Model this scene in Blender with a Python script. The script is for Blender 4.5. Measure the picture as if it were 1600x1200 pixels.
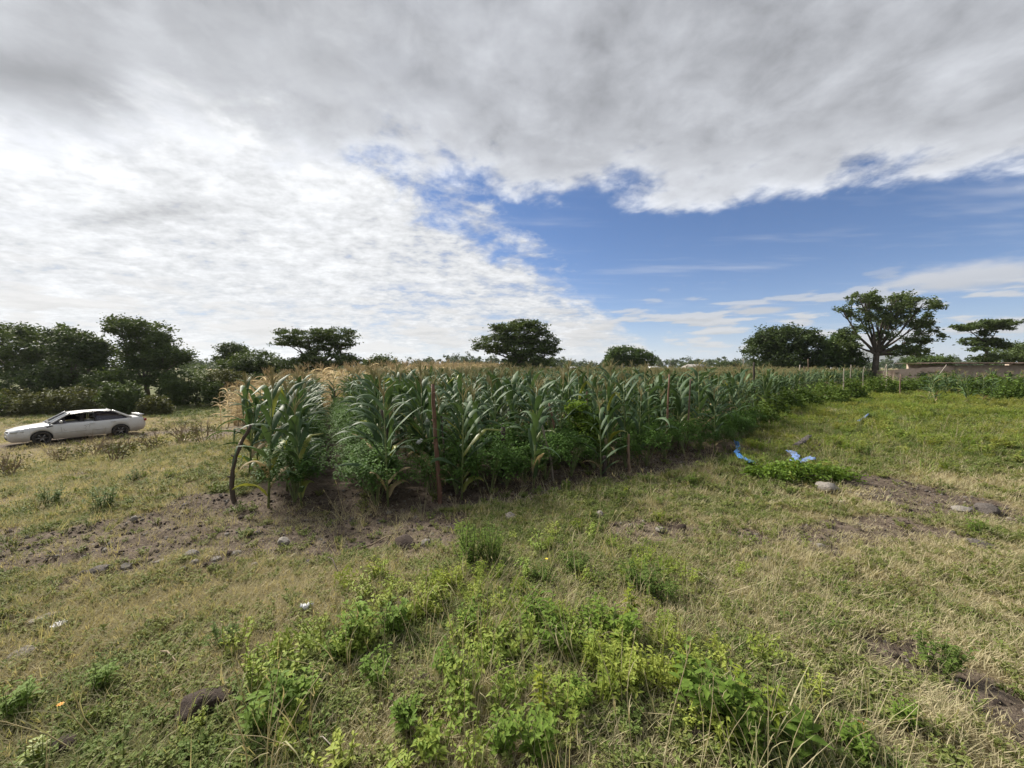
import bpy, math, random
import numpy as np
from mathutils import Vector, Matrix
R = math.radians
random.seed(7); rng = np.random.default_rng(7)
for o in list(bpy.data.objects): bpy.data.objects.remove(o)
scene = bpy.context.scene
C = scene.collection

# ------------------------------------------------------------------ camera
EYE = 1.9; F = 600.0; PITCH = R(2.48)          # F: focal length in pixels of a 1600 px wide frame
cam_d = bpy.data.cameras.new('camera'); cam = bpy.data.objects.new('camera', cam_d); C.objects.link(cam)
cam_d.sensor_fit = 'HORIZONTAL'; cam_d.sensor_width = 36; cam_d.lens = 36 * F / 1600
cam_d.clip_start = 0.05; cam_d.clip_end = 20000
cam.location = (0, 0, EYE); cam.rotation_euler = (math.pi / 2 - PITCH, 0, 0)
scene.camera = cam

# ------------------------------------------------------------------ world sky and sun
SUN_AZ, SUN_EL = R(-52), R(38)                  # azimuth from +Y, positive to +X
sun_dir = Vector((math.sin(SUN_AZ) * math.cos(SUN_EL), math.cos(SUN_AZ) * math.cos(SUN_EL), math.sin(SUN_EL)))
sl = bpy.data.lights.new('sun', 'SUN'); sl.energy = 4.4; sl.angle = R(16); sl.color = (1, .93, .82)
so = bpy.data.objects.new('sun', sl); C.objects.link(so); so.rotation_euler = sun_dir.to_track_quat('Z', 'Y').to_euler()
so.location = (-30, 30, 40)
world = bpy.data.worlds.new('World'); scene.world = world; world.use_nodes = True
WN = world.node_tree; WN.nodes.clear()
SKY_STRENGTH = .1

class E:                                        # tiny shader-math expression builder
    tree = None
    def __init__(s, sock): s.s = sock
    @staticmethod
    def m(op, *a, clamp=False):
        n = E.tree.nodes.new('ShaderNodeMath'); n.operation = op; n.use_clamp = clamp
        for i, v in enumerate(a):
            if isinstance(v, E): E.tree.links.new(v.s, n.inputs[i])
            else: n.inputs[i].default_value = v
        return E(n.outputs[0])
    def __add__(a, b): return E.m('ADD', a, b)
    __radd__ = __add__
    def __sub__(a, b): return E.m('SUBTRACT', a, b)
    def __rsub__(a, b): return E.m('SUBTRACT', b, a)
    def __mul__(a, b): return E.m('MULTIPLY', a, b)
    __rmul__ = __mul__
    def __truediv__(a, b): return E.m('DIVIDE', a, b)
def sstep(x, a, b):
    n = E.tree.nodes.new('ShaderNodeMapRange'); n.interpolation_type = 'SMOOTHSTEP'
    E.tree.links.new(x.s, n.inputs[0])
    n.inputs[1].default_value = a; n.inputs[2].default_value = b
    return E(n.outputs[0])
def comb(x, y, z=0.0):
    n = E.tree.nodes.new('ShaderNodeCombineXYZ')
    for i, v in enumerate((x, y, z)):
        if isinstance(v, E): E.tree.links.new(v.s, n.inputs[i])
        else: n.inputs[i].default_value = v
    return n.outputs[0]
def noise(vec, scale, detail=6, rough=.55, dist=0.0):
    n = E.tree.nodes.new('ShaderNodeTexNoise'); n.inputs['Scale'].default_value = scale
    n.inputs['Detail'].default_value = detail; n.inputs['Roughness'].default_value = rough
    n.inputs['Distortion'].default_value = dist
    if vec is not None: E.tree.links.new(vec, n.inputs['Vector'])
    return E(n.outputs[0])
def mixc(f, a, b):
    n = E.tree.nodes.new('ShaderNodeMix'); n.data_type = 'RGBA'
    for sock, v in ((n.inputs[0], f), (n.inputs[6], a), (n.inputs[7], b)):
        if isinstance(v, E): E.tree.links.new(v.s, sock)
        elif isinstance(v, bpy.types.NodeSocket): E.tree.links.new(v, sock)
        elif isinstance(v, (int, float)): sock.default_value = v
        else: sock.default_value = (*v, 1)
    return n.outputs[2]
def scalec(c, f):
    n = E.tree.nodes.new('ShaderNodeVectorMath'); n.operation = 'SCALE'
    E.tree.links.new(c, n.inputs[0])
    if isinstance(f, E): E.tree.links.new(f.s, n.inputs['Scale'])
    else: n.inputs['Scale'].default_value = f
    return n.outputs[0]

E.tree = WN
tc = WN.nodes.new('ShaderNodeTexCoord'); sep = WN.nodes.new('ShaderNodeSeparateXYZ')
WN.links.new(tc.outputs['Generated'], sep.inputs[0])
dx, dy, dz = (E(sep.outputs[i]) for i in range(3))
zc = E.m('MAXIMUM', dz, .012)
px, py = dx / zc, dy / zc                       # the cloud layer seen as a flat sheet overhead
P = comb(px, py); zt = zc + .20; tx, ty_ = dx / zt, dy / zt; PT = comb(tx, ty_)
sky = WN.nodes.new('ShaderNodeTexSky'); sky.sky_type = 'NISHITA'; sky.sun_disc = False
sky.sun_elevation = SUN_EL; sky.sun_rotation = SUN_AZ; sky.altitude = 1300; sky.air_density = 1.0; sky.dust_density = .6; sky.ozone_density = 2.0
dot = WN.nodes.new('ShaderNodeVectorMath'); dot.operation = 'DOT_PRODUCT'
WN.links.new(tc.outputs['Generated'], dot.inputs[0]); dot.inputs[1].default_value = sun_dir
glow = E.m('MAXIMUM', E(dot.outputs['Value']), 0.0)
glow1 = E.m('POWER', glow, 5.0); glow2 = E.m('POWER', glow, 22.0)
K = .60 / SKY_STRENGTH
bm = WN.nodes.new('ShaderNodeVectorMath'); bm.operation = 'MULTIPLY'; bm.inputs[1].default_value = (.32, .435, .58); WN.links.new(sky.outputs[0], bm.inputs[0]); blue = bm.outputs[0]
hazef = E.m('EXPONENT', dz * -13.0)
base = mixc(E.m('MULTIPLY', hazef, .82), blue, (.56 * K, .61 * K, .72 * K))
# high rippled bright sheet
pr = comb(tx * .95 + ty_ * .35, ty_ * 1.15 - tx * .30)
rip = noise(pr, 7.0, 8, .62, .2); rip2 = noise(pr, 24.0, 5, .62, .1); big = noise(PT, 1.7, 3, .55, .2)
h = E.m('MAXIMUM', py - 2.3, 0.0) * .42 - .29 - px + (noise(PT, 4.2, 8, .64, .2) - .5) * 2.4
sheet = sstep(h, -.15, .55)
gaps = sstep(rip * .62 + rip2 * .20 + big * .55 + glow1 * .25, .52, .76)
sheet_a = sheet * (gaps * .60 + .38)
sh_l = .62 + glow1 * .20 + glow2 * .20 + (rip - .5) * .78 + (rip2 - .5) * .42 + (big - .5) * .50
sh_l = sh_l - E.m('EXPONENT', (((px + 2.43) / .55) * ((px + 2.43) / .55) + ((py - 2.56 + (px + 2.43) * .25) / .16) * ((py - 2.56 + (px + 2.43) * .25) / .16)) * -1.0) * (rip * .5)
sheet_c = scalec(comb(.985, 1.0, 1.02), sh_l * K)
c1 = mixc(sheet_a, base, sheet_c)
# low cumulus banks near the horizon
az = E.m('ARCTAN2', dx, dy)
cb = comb(az * 3.2, dz * 17.0)
cn = noise(cb, 2.3, 4, .55)
band = sstep(dz, .015, .045) * (1 - sstep(dz, .10, .22))
cum = sstep(cn + band * .14, .62, .70) * band
cum_l = .62 + sstep(noise(comb(az * 3.2, dz * 17.0 + .12), 2.3, 2, .55) - cn, -.06, .10) * -.12 + glow1 * .2
c2 = mixc(cum * .8, c1, scalec(comb(1.0, .985, .97), cum_l * K))
# two soft puffs hanging low over the right-hand trees
def puff(a0, e0, ra, re):
    a_, b_ = (az - a0) / ra, (dz - e0) / re
    return E.m('EXPONENT', (a_ * a_ + b_ * b_) * -1.0)
pn = noise(comb(az * 8.0, dz * 22.0), 1.6, 6, .58)
pf = puff(.86, .150, .12, .026) + puff(.57, .122, .07, .010) + puff(.97, .225, .05, .02) * .7
pm = sstep(pf + (pn - .5) * .9, .35, .85)
c2 = mixc(pm * .75, c2, scalec(comb(1.0, .985, .975), (.52 + sstep(dz - .145, -.02, .03) * .14) * K))
# thin veil streaks across the blue
veil = sstep(noise(comb(px * .35, py * 1.1), 1.3, 4, .6), .50, .80) * .48 * (1 - hazef)
c2 = mixc(veil, c2, (.60 * K, .63 * K, .70 * K))
# low grey deck overhead
ye = 1.90 + sstep(px, -.75, .15) * .48 - sstep(px, 1.5, 2.7) * .40
n1 = noise(PT, 2.1, 8, .58, .2); n2 = noise(PT, 7.0, 8, .60, .2); n3 = big
s = ye - py + (n1 - .5) * 2.3 + (n2 - .5) * 1.0
deck = sstep(s, -.10, .42)
dl = .455 + (n1 - .5) * .34 + (n2 - .5) * .52 + (n3 - .5) * .28 + glow2 * .05
edge = (1 - sstep(s, .05, .75)) * (.20 + (n2 - .45) * 1.0)
def blob(cx, cy_, rx, ry, sl_): 
    a_, b_ = (px - cx) / rx, (py - cy_ - (px - cx) * sl_) / ry
    return E.m('EXPONENT', (a_ * a_ + b_ * b_) * -1.0)
dl = dl - blob(-1.65, 1.36, .42, .16, .15) * (.10 + n2 * .22) - blob(-1.0, 1.62, .35, .12, .2) * .08
deck_c = scalec(comb(.955, .985, 1.05), (dl + edge) * K)
c3 = mixc(deck * .97, c2, deck_c)
bg = WN.nodes.new('ShaderNodeBackground'); bg.inputs[1].default_value = SKY_STRENGTH
WN.links.new(c3, bg.inputs[0])
wo = WN.nodes.new('ShaderNodeOutputWorld'); WN.links.new(bg.outputs[0], wo.inputs[0])
world.cycles.sampling_method = 'MANUAL'; world.cycles.sample_map_resolution = 1024
vs = scene.view_settings; vs.view_transform = 'Standard'; vs.look = 'None'; vs.gamma = 1; vs.use_curve_mapping = False
vs.exposure = 0.95
scene.render.engine = 'CYCLES'
cy = scene.cycles; cy.use_adaptive_sampling = True; cy.adaptive_threshold = .015; cy.use_denoising = True; cy.max_bounces = 4; cy.diffuse_bounces = 2; cy.glossy_bounces = 2
cy.transmission_bounces = 2; cy.transparent_max_bounces = 6; cy.caustics_reflective = False; cy.caustics_refractive = False

# ------------------------------------------------------------------ terrain and ground cover functions
def vn(x, y, seed=0):
    x = np.asarray(x, float); y = np.asarray(y, float)
    xi = np.floor(x).astype(np.int64); yi = np.floor(y).astype(np.int64)
    fx = x - xi; fy = y - yi; fx = fx * fx * (3 - 2 * fx); fy = fy * fy * (3 - 2 * fy)
    def hh(a, b):
        n = (a * 374761393 + b * 668265263 + seed * 974634777) & 0x7fffffff
        n = ((n ^ (n >> 13)) * 1274126177) & 0x7fffffff
        return ((n ^ (n >> 16)) & 0xffff) / 65535.0
    a, b, c, d = hh(xi, yi), hh(xi + 1, yi), hh(xi, yi + 1), hh(xi + 1, yi + 1)
    return (a * (1 - fx) + b * fx) * (1 - fy) + (c * (1 - fx) + d * fx) * fy
def fbm(x, y, seed=0, o=4):
    v = 0; a = .5; t = 0
    for i in range(o):
        v = v + a * vn(x, y, seed + i * 17); t += a; a *= .5; x = x * 2.03 + 5.1; y = y * 2.03 + 1.7
    return v / t
def sm(x, a, b):
    t = np.clip((np.asarray(x, float) - a) / (b - a), 0, 1); return t * t * (3 - 2 * t)
# field outline (world metres): front edge, then the edge that runs away to the right
FRONT = [(-4.1, 4.95), (-2.7, 5.05), (-1.0, 5.3), (.73, 6.3), (3.0, 7.5), (5.3, 9.0), (7.9, 12.3), (16, 22), (28, 33.5), (44, 46)]
LEFT = [(-4.1, 4.95), (-8.8, 15.6)]
def seg_dist(x, y, pts):
    best = np.full(np.shape(x), 1e9)
    for (ax, ay), (bx, by) in zip(pts[:-1], pts[1:]):
        vx, vy = bx - ax, by - ay
        t = np.clip(((x - ax) * vx + (y - ay) * vy) / (vx * vx + vy * vy), 0, 1)
        best = np.minimum(best, np.hypot(x - ax - t * vx, y - ay - t * vy))
    return best
def in_poly(x, y, poly):
    x = np.asarray(x, float); y = np.asarray(y, float); r = np.zeros(x.shape, bool); j = len(poly) - 1
    for i in range(len(poly)):
        (xi, yi), (xj, yj) = poly[i], poly[j]
        if yi != yj:
            r ^= ((yi > y) != (yj > y)) & (x < (xj - xi) * (y - yi) / (yj - yi) + xi)
        j = i
    return r
GREEN_POLY = FRONT + [(44, 62), (0, 60), (-4, 40), (-6.5, 24), (-8.8, 15.6)]
DRY_POLY = [(-9.1, 16.4), (-6.8, 24), (-4.3, 40), (0, 60), (-2, 75), (-26, 60), (-21.5, 34), (-16.2, 21.2)]
PATH = [(-2.15, 4.6), (-2.75, 5.6), (-7.5, 16.5)]      # bare furrow between the maize strips
def terrain(x, y, detail=True):
    x = np.asarray(x, float); y = np.asarray(y, float)
    z = .34 * np.exp(-((x - .15) / 2.3) ** 2 - ((y - 1.4) / 2.0) ** 2)
    z = z - 1.95 * sm(-x, 3.6, 22.5) * (1 - sm(y, 60, 160))
    pad = np.exp(-(((x + 21) / 4.5) ** 2 + ((y - 19) / 4.5) ** 2) ** 2); z = z * (1 - pad) - 1.62 * pad
    if detail:
        near = 1 / (1 + np.hypot(x, y) / 25)
        z = z + (fbm(x * .55, y * .55, 3, 3) - .5) * .16 * (1 - .5 * near) * (1 - sm(y, 60, 150)) + (fbm(x * 2.3, y * 2.3, 9, 3) - .5) * .07 * (1 - sm(y, 40, 90))
        z = z - .07 * np.exp(-(seg_dist(x, y, FRONT[:6]) / .5) ** 2)
        tr = np.exp(-((seg_dist(x, y, TRACK) - .75) / .3) ** 2); z = z - .05 * tr
        z = z + (fbm(x * 9, y * 9, 21, 2) - .5) * .035 * np.exp(-np.hypot(x, y) / 9)
        # ruts and clods where the soil is bare
        z = z + soil(x, y) * (fbm(x * 6, y * 6, 31, 2) - .45) * .09 * np.exp(-np.hypot(x, y) / 12)
    return z
TRACK = [(-40, 8), (-24, 15.2), (-21, 19), (-18.6, 21.2), (-15.8, 20.6), (-12.5, 17), (-10.5, 13)]
def track(x, y):                                        # two-rut earth track where the car stands
    d = seg_dist(x, y, TRACK); return np.exp(-(np.maximum(d - .85, 0) / .35) ** 2)
def soil(x, y):
    n = fbm(x * 1.1, y * 1.1, 41, 4); n2 = fbm(x * 3.1, y * 3.1, 43, 3)
    a = np.exp(-(seg_dist(x, y, [(-1.3, 4.45), (-3.4, 4.25), (-6.5, 3.75), (-10, 3.4)]) / 1.0) ** 2) * 1.30
    b = np.exp(-(seg_dist(x, y, FRONT[:6]) / .50) ** 2) * 1.2 * sm(x, -4, -2)
    c = np.exp(-(seg_dist(x, y, [(1.5, 4.2), (4, 4.3), (6.5, 5.2)]) / .7) ** 2) * .85
    d = np.exp(-(seg_dist(x, y, [(4.4, 6.8), (6.5, 6.0)]) / .35) ** 2) * 1.0
    e = np.exp(-(seg_dist(x, y, PATH) / .42) ** 2) * 1.5 + in_poly(x, y, GREEN_POLY) * 1.0 * sm(seg_dist(x, y, LEFT), .25, .8)
    f = track(x, y) * 1.0
    s = np.maximum.reduce([a, b, c, d, e, f]) + (n - .5) * 1.5 + (n2 - .5) * .7
    s = np.maximum(s, (n - .56) * 4.2 + (n2 - .5) * .9)
    return sm(s, .38, .85)
def greenness(x, y):                                    # 0 straw, 1 lush
    n = fbm(x * .7 + 4, y * .7, 51, 4); n2 = fbm(x * 2.4, y * 2.4 + 9, 53, 3)
    g = .31 + (n - .5) * 1.5 + (n2 - .5) * .7
    lush = sm(y - .15 * x, 5.0, 7.4) * sm(x, 3.0, 5.5)
    g = g + lush * .55
    g = g + .16 * np.exp(-((x - .4) / 1.6) ** 2 - ((y - 2.6) / 1.3) ** 2)
    g = g - .20 * sm(-x, 3.5, 9) * (1 - sm(y, 24, 30)) + .45 * sm(-x, 10, 14) * sm(y, 27, 32)
    return np.clip(g, 0, 1)
def gz(x, y): return float(terrain(np.array([x]), np.array([y]))[0])
def ray(pxl, pyl):
    a = (pxl - 800) / F; b = (600 - pyl) / F
    f = Vector((0, math.cos(PITCH), -math.sin(PITCH))); u = Vector((0, math.sin(PITCH), math.cos(PITCH)))
    return f + Vector((a, 0, 0)) + u * b
def at(pxl, pyl, D): return Vector((0, 0, EYE)) + ray(pxl, pyl) * (D / ray(pxl, pyl).y)   # a point D metres ahead
def on_ground(pxl, pyl):
    r = ray(pxl, pyl); ts = np.concatenate([np.arange(.8, 30, .03), np.arange(30, 200, .4)]) / r.y
    xs, ys, zs = r.x * ts, r.y * ts, EYE + r.z * ts
    k = np.argmax(zs < terrain(xs, ys)); return Vector((xs[k], ys[k], gz(xs[k], ys[k])))

# ------------------------------------------------------------------ mesh and object helpers
def mesh(name, V, quads=None, tris=None, mats=(), smooth=False, midx=None, attrs=None):
    V = np.asarray(V, np.float32).reshape(-1, 3)
    q = np.zeros((0, 4), np.int32) if quads is None or len(quads) == 0 else np.asarray(quads, np.int32)
    t = np.zeros((0, 3), np.int32) if tris is None or len(tris) == 0 else np.asarray(tris, np.int32)
    me = bpy.data.meshes.new(name)
    me.vertices.add(len(V)); me.vertices.foreach_set('co', V.ravel())
    nl = len(q) * 4 + len(t) * 3; me.loops.add(nl)
    me.loops.foreach_set('vertex_index', np.concatenate([q.ravel(), t.ravel()]))
    me.polygons.add(len(q) + len(t))
    st = np.concatenate([np.arange(len(q)) * 4, len(q) * 4 + np.arange(len(t)) * 3]).astype(np.int32)
    me.polygons.foreach_set('loop_start', st)
    if smooth: me.polygons.foreach_set('use_smooth', np.ones(len(st), bool))
    if midx is not None: me.polygons.foreach_set('material_index', np.asarray(midx, np.int32))
    for m in mats: me.materials.append(m)
    for k, v in (attrs or {}).items():
        a = me.attributes.new(k, 'FLOAT', 'POINT'); a.data.foreach_set('value', np.asarray(v, np.float32))
    me.update(); me.validate(verbose=False)
    return me
class MB:                                               # collects pieces of one mesh
    def __init__(s): s.V = []; s.Q = []; s.T = []; s.n = 0; s.mq = []; s.mt = []; s.A = []
    def add(s, V, Q=None, T=None, mi=0, a=0.0):
        V = np.asarray(V, float).reshape(-1, 3); s.V.append(V)
        if Q is not None and len(Q): Q = np.asarray(Q); s.Q.append(Q + s.n); s.mq += [mi] * len(Q)
        if T is not None and len(T): T = np.asarray(T); s.T.append(T + s.n); s.mt += [mi] * len(T)
        s.A.append(np.full(len(V), a) if np.isscalar(a) else np.asarray(a)); s.n += len(V); return s
    def tube(s, pts, rad, n=6, mi=0, cap=True, a=0.0):
        pts = [Vector(p) for p in pts]; V = []; k = len(pts)
        rad = [rad] * k if np.isscalar(rad) else rad
        prev = None
        for i, p in enumerate(pts):
            d = (pts[min(i + 1, k - 1)] - pts[max(i - 1, 0)]).normalized()
            if prev is None: u = d.orthogonal().normalized()
            else:
                u = prev - d * prev.dot(d); u = u.normalized() if u.length > 1e-6 else d.orthogonal().normalized()
            w = d.cross(u); prev = u
            for j in range(n):
                an = 2 * math.pi * j / n; V.append(p + (u * math.cos(an) + w * math.sin(an)) * rad[i])
        Q = [(i * n + j, i * n + (j + 1) % n, (i + 1) * n + (j + 1) % n, (i + 1) * n + j) for i in range(k - 1) for j in range(n)]
        T = []
        if cap:
            V += [pts[0], pts[-1]]; b = k * n
            T = [(b, (j + 1) % n, j) for j in range(n)] + [(b + 1, (k - 1) * n + j, (k - 1) * n + (j + 1) % n) for j in range(n)]
        return s.add([tuple(v) for v in V], Q, T, mi, a)
    def box(s, c, size, rot=None, mi=0):
        x, y, z = (v / 2 for v in size)
        V = [Vector(p) for p in ((-x, -y, -z), (x, -y, -z), (x, y, -z), (-x, y, -z), (-x, -y, z), (x, -y, z), (x, y, z), (-x, y, z))]
        if rot is not None: V = [rot @ v for v in V]
        V = [tuple(v + Vector(c)) for v in V]
        return s.add(V, [(3, 2, 1, 0), (4, 5, 6, 7), (0, 1, 5, 4), (1, 2, 6, 5), (2, 3, 7, 6), (3, 0, 4, 7)], None, mi)
    def mesh(s, name, mats, smooth=False, attr=None):
        V = np.concatenate(s.V); Q = np.concatenate(s.Q) if s.Q else None; T = np.concatenate(s.T) if s.T else None
        return mesh(name, V, Q, T, mats, smooth, s.mq + s.mt, {attr: np.concatenate(s.A)} if attr else None)
def obj(name, me, parent=None, loc=None, rot=None, scale=None):
    o = bpy.data.objects.new(name, me); C.objects.link(o)
    if parent: o.parent = parent
    if loc is not None: o.location = loc
    if rot is not None: o.rotation_euler = rot
    if scale is not None: o.scale = (scale,) * 3 if np.isscalar(scale) else scale
    return o
def tag(o, label=None, cat=None, group=None, kind=None):
    if label: o['label'] = label
    if cat: o['category'] = cat
    if group: o['group'] = group
    if kind: o['kind'] = kind
    return o
def thing(name, label, cat, loc=(0, 0, 0), rot=(0, 0, 0), group=None, scale=1.0):
    return tag(obj(name, None, None, loc, rot, scale), label, cat, group)

# ------------------------------------------------------------------ materials
def newmat(name):
    m = bpy.data.materials.new(name); m.use_nodes = True; E.tree = m.node_tree
    return m, m.node_tree, m.node_tree.nodes['Principled BSDF']
def inp(bsdf, **k):
    for a, b in k.items():
        a = a.replace('_', ' ').title() if a != 'IOR' else a
        bsdf.inputs[a].default_value = b
def leafmat(name, c1, c2, rough=.5, trans=.3, inst=False, warmth=(1.2, 1.15, .65), c3=None, spec=.35, nscale=6.0, rnd=.35):
    """two-colour foliage: mix by per-leaf attribute / instance tint / object random, part of the light passes through"""
    m, nt, b = newmat(name)
    oi = nt.nodes.new('ShaderNodeObjectInfo'); av = nt.nodes.new('ShaderNodeAttribute'); av.attribute_name = 'lv'
    lv = E(av.outputs['Fac'])
    if inst:
        at_ = nt.nodes.new('ShaderNodeAttribute'); at_.attribute_type = 'INSTANCER'; at_.attribute_name = 'tint'
        f = E.m('ADD', E(at_.outputs['Fac']), (lv - .5) * .9, clamp=True)
    else:
        f = E.m('ADD', lv * (1 - rnd) + E(oi.outputs['Random']) * rnd, 0.0, clamp=True)
    tcn = nt.nodes.new('ShaderNodeTexCoord')
    nz = noise(tcn.outputs['Object'], nscale, 3)
    col = mixc(f, c1, c2)
    if c3 is not None: col = mixc(sstep(nz + (lv - .5) * .3, .60, .74), col, c3)
    val = .72 + nz * .35 + lv * .22
    col = scalec(col, val)
    nt.links.new(col, b.inputs['Base Color']); b.inputs['Roughness'].default_value = rough
    b.inputs['Specular IOR Level'].default_value = spec
    if trans > 0:
        tr = nt.nodes.new('ShaderNodeBsdfTranslucent'); mx = nt.nodes.new('ShaderNodeMixShader'); mx.inputs[0].default_value = trans
        warm = nt.nodes.new('ShaderNodeVectorMath'); warm.operation = 'MULTIPLY'; warm.inputs[1].default_value = warmth
        nt.links.new(col, warm.inputs[0]); nt.links.new(warm.outputs[0], tr.inputs[0])
        nt.links.new(b.outputs[0], mx.inputs[1]); nt.links.new(tr.outputs[0], mx.inputs[2])
        nt.links.new(mx.outputs[0], nt.nodes['Material Output'].inputs[0])
    return m
def woodmat(name, c1, c2, scale=8, rough=.85, bump=.4):
    m, nt, b = newmat(name)
    tcn = nt.nodes.new('ShaderNodeTexCoord'); mp = nt.nodes.new('ShaderNodeMapping'); mp.inputs['Scale'].default_value = (1, 1, .18)
    nt.links.new(tcn.outputs['Object'], mp.inputs[0])
    oi = nt.nodes.new('ShaderNodeObjectInfo')
    n = noise(mp.outputs[0], scale * 4, 5, .6); n2 = noise(tcn.outputs['Object'], scale * .5, 3)
    col = mixc(sstep(n * .6 + n2 * .5 + (E(oi.outputs['Random']) - .5) * .3, .38, .72), c1, c2)
    nt.links.new(col, b.inputs['Base Color']); b.inputs['Roughness'].default_value = rough
    bp = nt.nodes.new('ShaderNodeBump'); bp.inputs['Strength'].default_value = bump; bp.inputs['Distance'].default_value = .02
    nt.links.new(n.s, bp.inputs['Height']); nt.links.new(bp.outputs[0], b.inputs['Normal'])
    return m
def plain(name, c, rough=.6, metal=0, spec=.5, nscale=None, c2=None, bump=0, coat=0):
    m, nt, b = newmat(name)
    b.inputs['Base Color'].default_value = (*c, 1); b.inputs['Roughness'].default_value = rough; b.inputs['Metallic'].default_value = metal
    b.inputs['Specular IOR Level'].default_value = spec; b.inputs['Coat Weight'].default_value = coat; b.inputs['Coat Roughness'].default_value = .08
    if nscale:
        tcn = nt.nodes.new('ShaderNodeTexCoord'); n = noise(tcn.outputs['Object'], nscale, 6, .6)
        nt.links.new(mixc(sstep(n, .35, .68), c, c2 or tuple(v * .6 for v in c)), b.inputs['Base Color'])
        if bump:
            bp = nt.nodes.new('ShaderNodeBump'); bp.inputs['Strength'].default_value = bump; bp.inputs['Distance'].default_value = .02
            nt.links.new(n.s, bp.inputs['Height']); nt.links.new(bp.outputs[0], b.inputs['Normal'])
    return m

M = {}
M['grass'] = leafmat('grass_blade', (.48, .425, .275), (.17, .215, .070), .55, .32, inst=True, spec=.12)
M['weed'] = leafmat('weed_leaf', (.24, .265, .085), (.13, .19, .050), .6, .30, inst=True, spec=.10)
M['lush'] = leafmat('lush_grass', (.30, .30, .085), (.18, .265, .052), .55, .38, inst=True, spec=.15)
M['limeweed'] = leafmat('lime_weed_leaf', (.34, .39, .085), (.19, .28, .055), .55, .36, inst=True, spec=.12)
M['forb'] = leafmat('forb_leaf', (.19, .285, .05), (.11, .185, .036), .6, .34, spec=.10, c3=(.22, .23, .05))
M['forb_y'] = leafmat('forb_leaf_yellow', (.28, .31, .035), (.16, .24, .03), .5, .32, spec=.3)
M['maize'] = leafmat('maize_leaf', (.050, .092, .042), (.082, .132, .062), .55, .20, spec=.17, nscale=3)
M['maize_y'] = leafmat('maize_leaf_yellowing', (.12, .17, .04), (.24, .25, .05), .42, .25, spec=.45, nscale=3)
M['maize_b'] = leafmat('maize_leaf_withered', (.30, .235, .13), (.40, .33, .19), .7, .25, spec=.12, nscale=3, warmth=(1, .95, .8))
M['maize_i'] = leafmat('maize_leaf_far', (.055, .098, .044), (.098, .150, .066), .55, .20, inst=True, spec=.17, nscale=3)
M['stalk'] = leafmat('maize_stalk', (.13, .17, .06), (.17, .20, .08), .5, 0, nscale=3)
M['tassel'] = leafmat('maize_tassel', (.36, .29, .15), (.25, .25, .10), .7, .2)
M['dry'] = leafmat('dry_maize', (.64, .55, .37), (.52, .43, .27), .7, .42, inst=True, warmth=(1, .95, .85), spec=.15, c3=(.20, .20, .07), nscale=1.5)
M['crop'] = leafmat('vegetable_leaf', (.060, .125, .030), (.105, .195, .045), .6, .25, spec=.14)
M['acacia'] = leafmat('acacia_leaf', (.042, .070, .024), (.110, .150, .048), .6, .22, spec=.2, nscale=.6)
M['acacia_l'] = leafmat('light_tree_leaf', (.055, .095, .026), (.085, .130, .038), .6, .25, spec=.2, nscale=.6)
M['bush'] = leafmat('bush_leaf', (.060, .095, .028), (.100, .140, .040), .6, .22, spec=.2, nscale=.8)
M['bush_o'] = leafmat('bush_leaf_olive', (.085, .095, .034), (.12, .13, .045), .6, .22, spec=.2, nscale=.8)
M['weedbush'] = leafmat('tall_weed_leaf', (.080, .135, .030), (.125, .180, .042), .65, .26, spec=.08, nscale=2)
M['bark'] = woodmat('bark', (.055, .042, .032), (.13, .105, .085), 3)
M['stake'] = woodmat('stake_wood', (.085, .058, .042), (.20, .135, .095), 9)
M['stake_red'] = woodmat('reddish_stake_wood', (.11, .058, .038), (.22, .125, .085), 9)
M['stake_pale'] = woodmat('pale_stake_wood', (.22, .19, .155), (.40, .36, .30), 9)
M['stake_dark'] = woodmat('dark_stake_wood', (.035, .026, .02), (.085, .064, .05), 9)
M['twig'] = woodmat('dry_twig', (.16, .115, .075), (.27, .21, .14), 9)
M['stone'] = plain('stone', (.29, .265, .235), .9, nscale=9, c2=(.15, .135, .12), bump=.8)
M['stone_d'] = plain('dark_stone', (.115, .10, .09), .9, nscale=9, c2=(.06, .05, .045), bump=.8)
M['clod'] = plain('soil_clod', (.075, .05, .038), .95, nscale=14, c2=(.035, .025, .02), bump=1)

# ------------------------------------------------------------------ ground
def sinh_axis(lo, hi, n, a, c):
    u = np.linspace(math.asinh((lo - c) / a), math.asinh((hi - c) / a), n); return a * np.sinh(u) + c
gx = sinh_axis(-4000, 4000, 520, 2.2, 0); gy = sinh_axis(-40, 5000, 420, 2.2, 2.6)
GX, GY = np.meshgrid(gx, gy); GZ = terrain(GX, GY)
nx, ny = len(gx), len(gy)
ii, jj = np.meshgrid(np.arange(nx - 1), np.arange(ny - 1)); k = (jj * nx + ii).ravel()
mg, nt, b = newmat('ground_soil_and_turf')
asn = nt.nodes.new('ShaderNodeAttribute'); asn.attribute_name = 'soil'; agn = nt.nodes.new('ShaderNodeAttribute'); agn.attribute_name = 'green'
adn = nt.nodes.new('ShaderNodeAttribute'); adn.attribute_name = 'drycrop'
tcn = nt.nodes.new('ShaderNodeTexCoord'); Po = tcn.outputs['Object']
na, nb_, nc = noise(Po, 28, 8, .7), noise(Po, 5, 6, .6), noise(Po, 90, 4, .6)
soilc = mixc(sstep(na * .6 + nb_ * .5, .42, .70), (.065, .049, .038), (.185, .148, .115))
turf = mixc(sstep(E(agn.outputs['Fac']) + (na - .5) * .5, .25, .75), (.185, .15, .085), (.085, .10, .034))
turf = mixc(sstep(nc, .55, .75) * .5, turf, (.27, .225, .13))
turf = mixc(sstep(na, .58, .75) * .6, turf, (.055, .042, .03))
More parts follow.
